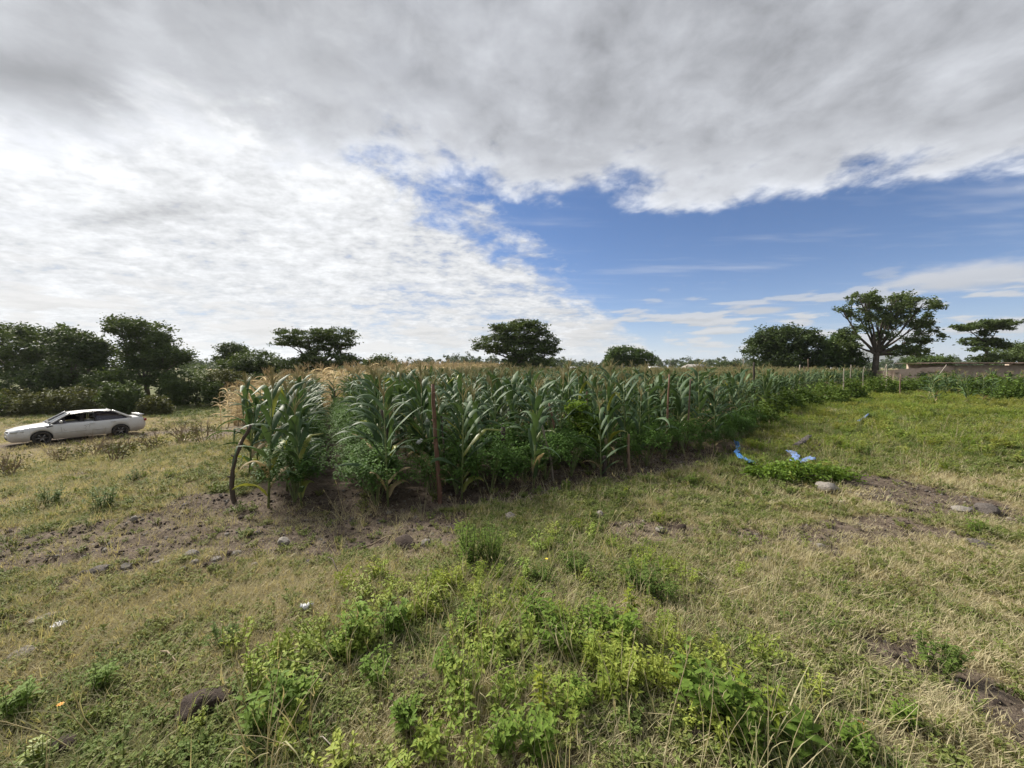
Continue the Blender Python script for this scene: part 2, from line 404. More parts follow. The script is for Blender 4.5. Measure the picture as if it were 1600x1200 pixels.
col = mixc(sstep(E(asn.outputs['Fac']) + (na - .5) * .6, .3, .8), turf, soilc)
col = mixc(E(adn.outputs['Fac']), col, (.32, .25, .13))
nt.links.new(col, b.inputs['Base Color']); b.inputs['Roughness'].default_value = .95; b.inputs['Specular IOR Level'].default_value = .1
bp = nt.nodes.new('ShaderNodeBump'); bp.inputs['Strength'].default_value = .9; bp.inputs['Distance'].default_value = .03
nt.links.new((na * .7 + nc * .5).s, bp.inputs['Height']); nt.links.new(bp.outputs[0], b.inputs['Normal'])
far_dry = sm(fbm(GX * .012, GY * .012, 71, 3), .42, .55) * sm(GY, 70, 110)
ground = obj('ground', mesh('ground', np.stack([GX, GY, GZ], -1), np.stack([k, k + 1, k + nx + 1, k + nx], -1), None, [mg], True, None,
             {'soil': soil(GX, GY).ravel() * (1 - sm(GY, 60, 90)).ravel(), 'green': greenness(GX, GY).ravel(), 'drycrop': far_dry.ravel()}))
tag(ground, kind='structure')
# ------------------------------------------------------------------ scatter (stuff): points carry rotation, size, kind and tint
def scatter(name, label, sources, x, y, scl, idx, tint, tilt=.15, zoff=0.0, z=None):
    x = np.asarray(x, float); n = len(x)
    z = terrain(x, y) + zoff if z is None else z
    me = mesh(name, np.stack([x, y, z], -1))
    rot = np.stack([rng.normal(0, tilt, n), rng.normal(0, tilt, n), rng.uniform(0, 6.283, n)], -1)
    for nm, ty, v in (('rot', 'FLOAT_VECTOR', rot), ('scl', 'FLOAT', scl), ('idx', 'INT', idx), ('tint', 'FLOAT', tint)):
        a = me.attributes.new(nm, ty, 'POINT'); v = np.asarray(v)
        a.data.foreach_set('vector' if ty == 'FLOAT_VECTOR' else 'value', v.astype(np.int32 if ty == 'INT' else np.float32).ravel())
    src = bpy.data.collections.new(name + '_kinds')
    for i, s_ in enumerate(sources): src.objects.link(bpy.data.objects.new('%s_kind_%02d' % (name, i), s_))
    o = obj(name, me); tag(o, label, None, None, 'stuff')
    g = bpy.data.node_groups.new(name, 'GeometryNodeTree')
    g.interface.new_socket('Geometry', in_out='INPUT', socket_type='NodeSocketGeometry'); g.interface.new_socket('Geometry', in_out='OUTPUT', socket_type='NodeSocketGeometry')
    N = g.nodes.new; gi = N('NodeGroupInput'); go = N('NodeGroupOutput'); ci = N('GeometryNodeCollectionInfo'); ip = N('GeometryNodeInstanceOnPoints')
    ci.inputs[0].default_value = src; ci.inputs['Separate Children'].default_value = True; ci.inputs['Reset Children'].default_value = True
    def na_(nm, ty):
        q = N('GeometryNodeInputNamedAttribute'); q.data_type = ty; q.inputs[0].default_value = nm; return q.outputs[0]
    L = g.links.new; L(gi.outputs[0], ip.inputs['Points']); L(ci.outputs[0], ip.inputs['Instance']); ip.inputs['Pick Instance'].default_value = True
    L(na_('idx', 'INT'), ip.inputs['Instance Index'])
    er = N('FunctionNodeEulerToRotation'); L(na_('rot', 'FLOAT_VECTOR'), er.inputs[0]); L(er.outputs[0], ip.inputs['Rotation'])
    L(na_('scl', 'FLOAT'), ip.inputs['Scale']); L(ip.outputs[0], go.inputs[0])
    md = o.modifiers.new('scatter', 'NODES'); md.node_group = g
    return o
def frustum_pts(n, d0, d1, margin=1.42):
    """n points spread evenly over the ground seen between d0 and d1 metres ahead"""
    g_ = np.linspace(d0, d1, 400); w_ = margin * g_ + 1.7; c_ = np.concatenate([[0], np.cumsum((w_[1:] + w_[:-1]) / 2)])
    yy = np.interp(rng.random(n) * c_[-1], c_, g_); xx = rng.uniform(-1, 1, n) * (margin * yy + 1.7); return xx, yy
def blade(mb, base, h, w, lean, az, a=0.5, seg=3, curl=1.0, mi=0):
    dx_, dy_ = math.cos(az), math.sin(az); sx, sy = -dy_, dx_; V = []; Q = []; p = Vector(base); th = lean * .4
    for i in range(seg + 1):
        t = i / seg; ww = w * (1 - t) ** .7 * .5 if i < seg else 0
        if i < seg: V += [(p.x + sx * ww, p.y + sy * ww, p.z), (p.x - sx * ww, p.y - sy * ww, p.z)]
        else: V.append(tuple(p))
        p = p + Vector((dx_ * math.sin(th), dy_ * math.sin(th), math.cos(th))) * (h / seg); th += lean * curl / seg * 1.6
    for i in range(seg - 1): Q.append((2 * i, 2 * i + 1, 2 * i + 3, 2 * i + 2))
    mb.add(V, Q, [(2 * seg - 2, 2 * seg - 1, 2 * seg)], mi, a)
U = random.uniform
def tuft(n, r, h0, h1, w, lean, mat, name, litter=0):
    mb = MB()
    for i in range(n):
        a = U(0, 6.283); rr = r * math.sqrt(random.random())
        blade(mb, (rr * math.cos(a), rr * math.sin(a), -.01), U(h0, h1), w * U(.7, 1.3), U(*lean), a + U(-1.2, 1.2), U(0, 1))
    for i in range(litter):
        a = U(0, 6.283); rr = r * 1.3 * math.sqrt(random.random())
        blade(mb, (rr * math.cos(a), rr * math.sin(a), U(.004, .02)), U(h1 * .6, h1 * 1.4), w * .9, U(1.9, 2.3), U(0, 6.283), U(0, .5), 2, .05)
    return mb.mesh(name, [mat], False, 'lv')
def leaf(mb, p, d, up, L, w, a=.5, mi=0, fold=.25):
    """ovate leaf: four triangles folded on the midrib"""
    d = d.normalized(); s_ = d.cross(up); s_ = s_.normalized() if s_.length > 1e-4 else d.orthogonal().normalized(); n_ = s_.cross(d)
    m = p + d * L * .45; tip = p + d * L - n_ * L * .12
    V = [p, m - s_ * w * .5 + n_ * w * fold, m, m + s_ * w * .5 + n_ * w * fold, tip]
    mb.add([tuple(v) for v in V], None, [(0, 2, 1), (0, 3, 2), (1, 2, 4), (2, 3, 4)], mi, a)
def rdir(zmin=-.2, zmax=.8):
    a = U(0, 6.283); z_ = U(zmin, zmax); r_ = math.sqrt(max(0, 1 - z_ * z_)); return Vector((r_ * math.cos(a), r_ * math.sin(a), z_))
def forb(name, mat, stems, h, spread, nl, L, w, stemmat, droop=0.0):
    mb = MB()
    for i in range(stems):
        a = U(0, 6.283); r_ = spread * math.sqrt(random.random()); hh_ = h * U(.6, 1.1)
        p0 = Vector((r_ * .35 * math.cos(a), r_ * .35 * math.sin(a), -.01)); p1 = Vector((r_ * math.cos(a), r_ * math.sin(a), hh_))
        mid = p0.lerp(p1, .5) + Vector((U(-.02, .02), U(-.02, .02), .02))
        mb.tube([p0, mid, p1], [.004, .003, .0015], 3, 1, False, .5)
        for j in range(nl):
            t = U(.15, 1.0); q = p0.lerp(mid, t * 2) if t < .5 else mid.lerp(p1, t * 2 - 1)
            d = rdir(-.1 - droop, .6 - droop); k_ = U(.6, 1.1) * (1.15 - .4 * t)
            leaf(mb, q, d, Vector((0, 0, 1)), L * k_, w * k_, U(0, 1))
    return mb.mesh(name, [mat, stemmat], False, 'lv')
# small turf plants
T_short = [tuft(24, .08, .02, .062, .005, (.5, 1.9), M['grass'], 'short_turf', 10) for _ in range(5)]
T_mid = [tuft(18, .06, .05, .13, .005, (.3, 1.5), M['grass'], 'turf', 7) for _ in range(4)]
T_litter = [tuft(7, .12, .02, .062, .0045, (.8, 1.5), M['grass'], 'straw_litter', 20) for _ in range(3)]
T_weed = [forb('small_weed', M['weed'], 9, .06, .07, 7, .028, .016, M['weed']) for _ in range(4)]
T_tall = [tuft(9, .05, .16, .36, .0045, (.1, .7), M['grass'], 'tall_straw', 2) for _ in range(3)]
def stalks(name):
    mb = MB()
    for i in range(random.randint(2, 4)):
        a = U(0, 6.283); h_ = U(.28, .50); ln = U(.05, .45); pts = []
        for t in (0, .35, .7, 1): pts.append((.03 * math.cos(a) + ln * h_ * t * t * math.cos(a), .03 * math.sin(a) + ln * h_ * t * t * math.sin(a), h_ * t))
        mb.tube(pts, [.0022, .0018, .0014, .001], 3, 0, False, U(0, .4))
        for k_ in range(5): blade(mb, pts[-1] if k_ % 2 else tuple((np.array(pts[-1]) * .85 + np.array(pts[-2]) * .15)), U(.02, .05), .003, U(.1, .9), U(0, 6.28), U(0, .4), 2)
        blade(mb, pts[1], U(.1, .18), .005, U(.6, 1.4), a + U(-2, 2), U(.2, .8))
    return mb.mesh(name, [M['grass']], False, 'lv')
T_stalk = [stalks('seed_stalk') for _ in range(4)]
T_lush = [tuft(24, .10, .10, .24, .008, (.2, 1.2), M['lush'], 'lush_tuft', 0) for _ in range(3)] + [forb('lush_weed', M['lush'], 12, .16, .13, 8, .05, .026, M['lush']) for _ in range(3)]

CAR_C = (-21.0, 19.0)
def keep(x, y, p): return rng.random(len(x)) < p
def turf_layer(name, label, n, d0, d1, s0, s1):
    x, y = frustum_pts(n, d0, d1); sl_ = soil(x, y); g_ = greenness(x, y)
    k_ = keep(x, y, np.clip(1.06 - sl_ * .97, 0, 1)) & ~(in_poly(x, y, GREEN_POLY) & (seg_dist(x, y, FRONT[:7]) > .9) & (seg_dist(x, y, LEFT) > .8))
    k_ &= ~in_poly(x, y, DRY_POLY)
    x, y, g_ = x[k_], y[k_], g_[k_]; m = len(x); r_ = rng.random(m)
    hi = sm(fbm(x * .8, y * .8, 91, 3), .42, .62)
    idx = np.where(r_ < .22 + .18 * (1 - g_), 9 + rng.integers(0, 3, m), np.where(r_ < .48 + .22 * g_, 12 + rng.integers(0, 4, m),
          np.where(rng.random(m) < hi * .42, 5 + rng.integers(0, 4, m), rng.integers(0, 5, m))))
    tint = np.clip(g_ * 1.05 + rng.normal(0, .26, m) - .02, 0, 1)
    scatter(name, label, T_short + T_mid + T_litter + T_weed, x, y, rng.uniform(s0, s1, m), idx, tint, .18)
turf_layer('turf_grass', 'short dry and green turf underfoot on the low mound', 41000, .9, 5.2, .58, 1.08)
turf_layer('turf_grass', 'short patchy turf between the mound and the maize and track', 29000, 5.0, 13, .95, 1.7)
turf_layer('turf_grass', 'rough turf stretching out to the bushes and the low shed', 22000, 12.5, 42, 1.8, 3.3)
# taller straw and seed stalks: mainly on the mound, along the field edge and near the car
x, y = frustum_pts(7500, 1.0, 12)
mound = np.exp(-((x - .2) / 1.9) ** 2 - ((y - 2.3) / 1.25) ** 2)
w_ = mound * .9 + .05 + .10 * sm(x, 4, 6) * sm(y, 6, 8) + .30 * np.exp(-(seg_dist(x, y, FRONT[:5]) / .5) ** 2) + .12 * sm(-x, 6, 9)
k_ = keep(x, y, w_) & ~in_poly(x, y, GREEN_POLY); x, y = x[k_], y[k_]; m = len(x)
scatter('tall_straw', 'thin upright straw and seed stalks rising out of the turf', T_tall + T_stalk, x, y, rng.uniform(.55, 1.1, m) * np.where(rng.random(m) < .15, 1.5, 1), rng.integers(0, 7, m), np.clip(rng.normal(.22, .25, m), 0, 1), .25)
# lush grass right of the field
x, y = frustum_pts(34000, 5, 42); lush = sm(y - .15 * x, 5.2, 8.0) * sm(x, 3.2, 5.8)
k_ = keep(x, y, np.clip(lush * (.25 + 1.1 * fbm(x * .6, y * .6, 93, 3)), 0, 1)) & ~in_poly(x, y, GREEN_POLY); x, y = x[k_], y[k_]; m = len(x)
scatter('lush_grass', 'fresh green knee-high grass and weeds beside the maize field', T_lush, x, y, rng.uniform(.55, 1.1, m) * (.55 + 1.3 * fbm(x * .9, y * .9, 94, 3)) * (1 + y * .03), rng.integers(0, 6, m), np.clip(fbm(x * .5, y * .5, 95, 3) * 1.5 - .25 + rng.normal(0, .15, m), 0, 1), .15)
# loose lime-green weeds massed on the mound
T_mw = [forb('mound_weed', M['limeweed'], 10, U(.13, .22), .10, 9, .042, .019, M['limeweed'], .1) for _ in range(5)]
x, y = frustum_pts(5600, 1.1, 4.6); w_ = np.exp(-((x - .02 - .12 * (y - 2.4)) / 1.15) ** 4 - ((y - 2.75) / 1.15) ** 4) * sm(fbm(x * 1.5, y * 1.5, 99, 3), .32, .56)
w_ = np.maximum(w_, .8 * np.exp(-(seg_dist(x, y, [(.9, 2.3), (1.35, 1.6)]) / .28) ** 2) * sm(fbm(x * 3, y * 3, 98, 2), .4, .6))
k_ = keep(x, y, w_ * .60); x, y = x[k_], y[k_]; m = len(x)
scatter('mound_weeds', 'loose tangle of lime-green weeds over the middle of the mound', T_mw, x, y, rng.uniform(.55, 1.15, m), rng.integers(0, 5, m), np.clip(fbm(x * 1.2, y * 1.2, 96, 3) * 1.8 - .4 + rng.normal(0, .15, m), 0, 1), .22)
# dry grass, dull, around the car
x, y = frustum_pts(9000, 8, 30); w_ = sm(-x, 8, 12) * (.25 + .9 * fbm(x * .5, y * .5, 97, 3)) * (1 - np.clip(track(x, y), 0, 1))
ca, sa = math.cos(R(53)), math.sin(R(53))
ux, uy = x - CAR_C[0], y - CAR_C[1]; under = (abs(ux * -ca + uy * -sa) < 2.3) & (abs(ux * sa - uy * ca) < 1.0)
k_ = keep(x, y, w_) & ~in_poly(x, y, DRY_POLY) & ~in_poly(x, y, GREEN_POLY) & ~under; x, y = x[k_], y[k_]; m = len(x)
scatter('dry_grass', 'dull knee-high dry grass around the parked car', T_tall + T_mid, x, y, rng.uniform(.6, 1.3, m), rng.integers(0, 7, m), np.clip(rng.normal(.36, .2, m), 0, 1), .2)

# ------------------------------------------------------------------ maize
def maize_leaf(mb, z0, az, L, w, a0, a1, mi=0, twist=0.0, seg=9, lv=.5, kink=None):
    p = Vector((0, 0, z0)); V = []; ph = U(0, 6.28); az_ = az
    for i in range(seg + 1):
        t = i / seg; th = a0 + (a1 - a0) * (t ** 1.35)
        if kink and t > kink: th = a1 + .35
        prof = (.55 + .45 * math.sin(min(t / .35, 1) * 1.57)) * (1 - max(0, (t - .35) / .65) ** 2.0)
        ww = max(w * prof, .003) * .5; d = Vector((math.cos(az_) * math.sin(th), math.sin(az_) * math.sin(th), math.cos(th)))
        s_ = Vector((-math.sin(az_), math.cos(az_), 0)); n_ = s_.cross(d); tw = twist * t
        s2 = s_ * math.cos(tw) + n_ * math.sin(tw); n2_ = n_ * math.cos(tw) - s_ * math.sin(tw)
        wv = .18 * ww * math.sin(ph + t * 14)
        V += [tuple(p + s2 * ww - n2_ * (ww * -.38 + wv)), tuple(p), tuple(p - s2 * ww - n2_ * (ww * -.38 - wv))]
        p = p + d * (L / seg); az_ += twist * .1
    Q = [q for i in range(seg) for q in ((3 * i, 3 * i + 1, 3 * i + 4, 3 * i + 3), (3 * i + 1, 3 * i + 2, 3 * i + 5, 3 * i + 4))]
    mb.add(V, Q, None, mi, lv)
def maize_variant(h, dry=False, tassel=True, inst=False, yellow=0, seg=9):
    """returns list of (part name, mesh builder, material)"""
    parts = []; st = MB(); lean = U(-.05, .05); st.tube([(0, 0, -.03), (0, 0, h * .35), (lean * .2, 0, h * .75), (lean * .4, 0, h)], [.016, .014, .010, .006], 6, 0, True, U(0, 1))
    parts.append(('stalk', st, 'stalk')); n = random.randint(11, 14); az = U(0, 6.28)
    for i in range(n):
        t = i / (n - 1); z_ = h * (.10 + .84 * t); mb = MB(); az += math.pi + U(-.45, .45)
        L = (.52 + .36 * math.sin(math.pi * min(1, .18 + t * .78))) * U(.85, 1.12) * h / 1.6
        if dry: maize_leaf(mb, z_, az, L * .8, .045, U(.5, .9), U(2.3, 3.0), 0, U(-2, 2), seg, U(0, 1))
        else:
            lower = t < .2
            if lower: L *= .8
            maize_leaf(mb, z_, az, L, U(.070, .102), U(.30, .85) - .18 * t, (U(2.2, 3.0) if random.random() < .55 else U(1.3, 2.2)) - .35 * t, 0, U(-.9, .9), seg, U(0, 1), U(.45, .75) if random.random() < .22 else None)
        parts.append(('leaf', mb, 'maize_b' if (not dry and i < 3 and random.random() < .6) else 'maize_y' if (i < yellow or (yellow and random.random() < .12)) else 'maize'))
    if tassel:
        mb = MB(); top = Vector((lean * .4, 0, h - .02)); mb.tube([top, top + Vector((U(-.02, .02), U(-.02, .02), .34))], [.005, .0035], 4, 0, False, .5)
        for i in range(random.randint(7, 12)):
            a = U(0, 6.28); b_ = top + Vector((0, 0, U(.06, .16))); sp = U(.25, .75); l_ = U(.16, .26)
            mb.tube([b_, b_ + Vector((math.cos(a) * sp * .5, math.sin(a) * sp * .5, .9)) * l_ * .5, b_ + Vector((math.cos(a) * sp, math.sin(a) * sp, .95)) * l_], [.006, .005, .003], 4, 0, False, U(0, 1))
        parts.append(('tassel', mb, 'tassel'))
    if not dry and random.random() < .7:
        mb = MB(); a = U(0, 6.28); b_ = Vector((0, 0, h * U(.45, .6))); d = Vector((math.cos(a) * .45, math.sin(a) * .45, .9)).normalized()
        mb.tube([b_, b_ + d * .06, b_ + d * .16, b_ + d * .22], [.012, .024, .020, .006], 7, 0, True, .9)
        parts.append(('ear', mb, 'stalk'))
    return parts
def joined(parts, name, override=None):
    mb = MB(); mats = [M[k_] for k_ in (('maize', 'maize_y', 'stalk', 'tassel', 'maize_b') if not override else override)]
    order = ['maize', 'maize_y', 'stalk', 'tassel', 'maize_b']
    for nm, p, mt in parts:
        off = mb.n
        for V in p.V: pass
        V = np.concatenate(p.V); A = np.concatenate(p.A); Q = np.concatenate(p.Q) if p.Q else None; T = np.concatenate(p.T) if p.T else None
        mb.add(V, Q, T, order.index(mt), A)
    return mb.mesh(name, mats, True, 'lv')
random.seed(21)
MV = [maize_variant(U(1.30, 1.52), yellow=(2 if i in (2, 5) else 1 if i % 3 == 0 else 0), tassel=(i not in (3, 6))) for i in range(9)]
MV_mesh = [[(nm, p.mesh('maize_' + nm, [M[mt]], True, 'lv')) for nm, p, mt in v] for v in MV]
MJ = [joined(v, 'maize_plant') for v in MV]
MI = [joined(maize_variant(U(1.38, 1.60), tassel=True, seg=6, yellow=i % 2), 'maize_far', ['maize_i', 'maize_y', 'stalk', 'tassel', 'maize_b']) for i in range(6)]
MD = [joined(maize_variant(U(1.35, 1.65), dry=True, seg=5), 'maize_dry', ['dry', 'dry', 'dry', 'dry']) for i in range(5)]
# plants stand in rows that run away to the upper left
rd = Vector((-.42, .907)); rp = Vector((.907, .42))
cand = []
for i in range(-3, 110):
    for j in range(0, 230):
        q = Vector((-2.7, 5.05)) + rp * (i * .68 - 1.02 + U(-.05, .05)) + rd * (j * .36 - 6 + U(-.09, .09))
        cand.append((q.x, q.y))
cand = np.array(cand); k_ = in_poly(cand[:, 0], cand[:, 1], GREEN_POLY) & (np.abs(cand[:, 0]) < 1.45 * cand[:, 1] + .5)
dp = seg_dist(cand[:, 0], cand[:, 1], PATH); edge_ = seg_dist(cand[:, 0], cand[:, 1], FRONT[:7]); k_ &= (dp > .42) & (edge_ > .22)
thin_front = (edge_ < 1.0) & (cand[:, 0] > -2.0); k_ &= ~(thin_front & (rng.random(len(cand)) < .22)) & (rng.random(len(cand)) > .06)

for a_, D_ in ((368, 5.2), (475, 6.0), (606, 5.5), (681, 5.3), (660, 8.4), (855, 6.3), (787, 6.4), (862, 7.4), (917, 8.0), (1043, 8.5), (1076, 8.8), (1178, 14.8), (983, 7.0)):
    k_ &= ~((np.abs((cand[:, 0] / cand[:, 1]) * F + 800 - a_) < 17) & (cand[:, 1] > D_ - 1.1) & (cand[:, 1] < D_ + .12))
k_ &= ~((cand[:, 0] < -3.75) & (cand[:, 1] < 6.5))
cand = cand[k_]; cand = cand[np.argsort(np.hypot(cand[:, 0], cand[:, 1]))]
def near_label(x, y, i):
    e = float(seg_dist(np.array([x]), np.array([y]), FRONT[:7])[0])
    if x < -2.75 - .44 * (y - 5.6): 
        return ('green maize plant in the narrow strip between bare furrow and track', 'maize of the narrow strip')
    if e < .8: return ('green maize plant on the outer front edge of the big field', 'maize along the front edge')
    if y < 9 and x < 3: return ('green maize plant a few rows inside the big field', 'maize a few rows in')
    return ('green maize plant deeper within the tasselling big field', 'maize deeper in the field')
special = [((-3.1, 5.62), 'maize plant filling the gap behind the corner plant of the strip', 7, 1.0), ((-3.5, 5.9), 'maize plant leaning out towards the track behind the curved stake', 8, 1.02), ((-2.95, 5.3), 'maize plant at the strip front next to the furrow mouth', 0, .92),
           ((-3.38, 5.25), 'broad-leaved maize plant beside the curved dark stake at the strip corner', 2, 1.12),
           ((-1.75, 5.35), 'maize plant with yellowing leaves beside the dark forked stake', 5, .98),
           ((.35, 6.1), 'drooping pale-leaved maize plant touching the pale leaning stick', 1, .95),
           ((1.55, 6.62), 'short lone maize plant standing over bare soil at the field edge', 4, .86),
           ((-.75, 5.65), 'tall maize plant just behind the reddish stake', 0, 1.04)]
sp_xy = np.array([s_[0] for s_ in special])
n_ind = 0
ORD = 'first second third fourth fifth sixth seventh eighth ninth tenth eleventh twelfth thirteenth fourteenth fifteenth sixteenth seventeenth eighteenth nineteenth twentieth twenty-first twenty-second twenty-third twenty-fourth twenty-fifth twenty-sixth twenty-seventh twenty-eighth twenty-ninth thirtieth'.split()
FRONT_ROW = []
def plant(v, x, y, sc, rz, label, group, parts):
    loc = (x, y, gz(x, y) - .01); rot = (U(-.07, .07), U(-.07, .07), rz)
    if parts:
        t = thing('maize_plant', label, 'maize plant', loc, rot, group, sc)
        for nm, me in MV_mesh[v]: obj(nm, me, t)
    else: t = tag(obj('maize_plant', MJ[v], None, loc, rot, sc), label, 'maize plant', group)
    return t
for (xy, lab, v, sc) in special: plant(v, xy[0], xy[1], sc, U(0, 6.28), lab, 'green maize', True); n_ind += 1
rest = []
for (x_, y_) in cand:
    if np.min(np.hypot(sp_xy[:, 0] - x_, sp_xy[:, 1] - y_)) < .22: continue
    if n_ind < 300:
        lab, grp = near_label(x_, y_, n_ind)
        t = plant(random.randrange(9), x_, y_, U(.84, 1.15) * (1 - .02 * max(0, y_ - 6) if grp == 'maize of the narrow strip' else 1), U(0, 6.28), lab, grp, n_ind < 130); n_ind += 1
        if grp == 'maize along the front edge': FRONT_ROW.append((x_, t))
    else: rest.append((x_, y_))
for k_, (x_, t) in enumerate(sorted(FRONT_ROW, key=lambda q: q[0])[:30]): t['label'] = 'green front-edge maize plant of the big field, %s counting from the bare furrow' % ORD[k_]
rest = np.array(rest); m = len(rest)
scatter('maize_field', 'mass of tasselling green maize stretching back across the field', MI, rest[:, 0], rest[:, 1], rng.normal(.95, .08, m), rng.integers(0, 6, m), rng.random(m), .08)
x = rng.uniform(21, 38, 260); y = rng.uniform(20, 29, 260); k_ = (x / y > 1.08) & (fbm(x * .5, y * .5, 61, 2) > .45); x, y = x[k_], y[k_]; m = len(x)
scatter('maize_patch', 'shaggy patch of maize mixed with weeds below the shed', MI, x, y, rng.normal(.8, .1, m), rng.integers(0, 6, m), rng.random(m), .12)
# ripe dry maize behind
x = rng.uniform(-27, 1, 9000); y = rng.uniform(16, 75, 9000); k_ = in_poly(x, y, DRY_POLY); x, y = x[k_], y[k_]; m = len(x)
scatter('dry_maize', 'dense stand of ripe straw-coloured maize behind the green rows', MD, x, y, rng.uniform(1.12, 1.45, m), rng.integers(0, 5, m), rng.random(m), .09)
print('maize individuals', n_ind, 'rest', len(rest), 'dry', m)

# ------------------------------------------------------------------ vegetable bushes between the maize
def crop_bush(h, r, n, L):
    mb = MB(); st = MB()
    for i in range(9):
        a = U(0, 6.28); r_ = r * U(.3, .9); p1 = Vector((r_ * math.cos(a), r_ * math.sin(a), h * U(.5, .95)))
        st.tube([(0, 0, -.02), (p1.x * .4, p1.y * .4, p1.z * .55), p1], [.008, .006, .003], 4, 0, False, .5)
    cl = [(rdir(-.3, 1), U(.45, 1)) for _ in range(46)]
    for d, k_ in cl:
        c = Vector((d.x * r * k_, d.y * r * k_, h * (.52 + .46 * d.z * k_)))
        if c.z < .03: c.z = .03
        base_v = U(0, 1)
        for j in range(n // 46):
            q = c + rdir(-1, 1) * U(0, .13)
            if q.z > .01: leaf(mb, q, rdir(-.5, .4), Vector((0, 0, 1)), L * U(.6, 1.2), L * .55 * U(.7, 1.1), min(1, max(0, base_v + U(-.3, .3))))
    return mb.mesh('foliage', [M['crop']], False, 'lv'), st.mesh('stem', [M['stalk']], True, 'lv')
random.seed(33)
CB = [crop_bush(U(.78, .98), U(.40, .50), 1400, .060) for _ in range(5)]
spots = []
for tt in np.arange(0, 11, .42):                         # both sides of the furrow
    for sgn in (-1, 1):
        bx = -2.55 - .44 * tt + sgn * (.56 + U(-.04, .06)); by = 5.35 + .9 * tt + U(-.1, .1); spots.append((bx, by, 'furrow', U(.85, 1.1)))
for k_ in range(1, 15):                                  # front edge
    f_ = k_ / 14; 
    segs = [(-1.6, 5.55), (-.2, 5.95), (1.0, 6.75), (3.0, 7.85), (5.0, 9.1)]
    u_ = f_ * 3.999; i_ = int(u_); q = Vector(segs[i_]).lerp(Vector(segs[i_ + 1]), u_ - i_); spots.append((q.x + U(-.1, .1), q.y + U(-.1, .15), 'edge', U(.8, 1.05)))
    spots.append((q.x + U(-.2, .2) - .3, q.y + .75 + U(-.1, .15), 'inner', U(.85, 1.1)))
    spots.append((q.x + U(-.2, .2) - .5, q.y + 1.4 + U(-.1, .15), 'inner', U(.9, 1.1)))
for k_ in range(10): spots.append((U(5.2, 7.6), 0, 'corner', U(.7, .95)))
cl = {'furrow': 'bushy leafy vegetable plant lining the bare furrow', 'edge': 'bushy leafy vegetable plant at the feet of the front maize',
      'inner': 'bushy leafy vegetable plant a row behind the front maize', 'corner': 'leafy vegetable plant where the field edge turns away'}
cnt = {}
for i, (x_, y_, zn, sc) in enumerate(spots):
    side = zn if zn != 'furrow' else ('furrow, strip side' if i % 2 == 0 else 'furrow, field side'); cnt[side] = cnt.get(side, 0) + 1; o_ = ORD[min(cnt[side], 30) - 1]
    lab = {'furrow, strip side': '%s leafy vegetable plant from the front, on the narrow-strip side of the furrow', 'furrow, field side': '%s leafy vegetable plant from the front, on the big-field side of the furrow', 'edge': '%s leafy vegetable plant along the field front, counting from the furrow'}.get(side); lab = lab % o_ if lab else cl[zn]
    if zn == 'corner': y_ = 9.2 + (x_ - 5.3) * 1.3 + U(-.1, .6)
    fo, st = CB[i % 5]; t = thing('vegetable_plant', lab, 'vegetable plant', (x_, y_, gz(x_, y_)), (0, 0, U(0, 6.28)), 'vegetable plants, ' + zn, (sc, sc, sc * U(.85, 1.15)))
    obj('foliage', fo, t); obj('stem', st, t)
# lighter feathery weed standing among the maize
# ------------------------------------------------------------------ trees and bushes
def crown_mesh(name, lobes, n_leaf, size, mat, clump=.5, flat=.55, shell=.55, rs=None):
    r_ = rs or rng; V = []; lv = []
    vol = np.array([a[3] * a[4] * a[5] for a in lobes]) ** .72; share = vol / vol.sum()
    for (cx, cy_, cz, rx, ry, rz), sh in zip(lobes, share):
        nl = int(n_leaf * sh); ncl = max(10, int(nl / 46)); d = r_.normal(size=(ncl, 3)); d /= np.linalg.norm(d, axis=1)[:, None]
        rad = shell + (1 - shell) * r_.random(ncl) ** .5; rad *= 1 + r_.normal(0, .09, ncl)
        cc = d * rad[:, None] * (rx, ry, rz); cc[:, 2] = np.where(cc[:, 2] < 0, cc[:, 2] * .75, cc[:, 2]); cc += (cx, cy_, cz)
        per = np.maximum(8, (nl / ncl * r_.uniform(.4, 1.6, ncl)).astype(int)); ci = np.repeat(np.arange(ncl), per); n = len(ci)
        cs = clump * r_.uniform(.55, 1.3, ncl); off = r_.normal(size=(n, 3)) * (.5, .5, .5 * flat) * cs[ci][:, None]
        p = cc[ci] + off; base_v = r_.random(ncl)
        a = r_.normal(size=(n, 3)); a[:, 2] *= .5; a /= np.linalg.norm(a, axis=1)[:, None]
        b_ = r_.normal(size=(n, 3)); b_ -= a * (a * b_).sum(1)[:, None]; b_ /= np.linalg.norm(b_, axis=1)[:, None]
        sz = size * r_.uniform(.6, 1.35, n)[:, None]
        V.append(np.stack([p - a * sz, p + b_ * sz * .5, p + a * sz, p - b_ * sz * .5], 1)); lv.append(np.repeat(np.clip(base_v[ci] * .7 + r_.random(n) * .3, 0, 1), 4))
    V = np.concatenate(V).reshape(-1, 3); n = len(V) // 4
    return mesh(name, V, np.arange(n * 4).reshape(n, 4), None, [mat], False, None, {'lv': np.concatenate(lv)})
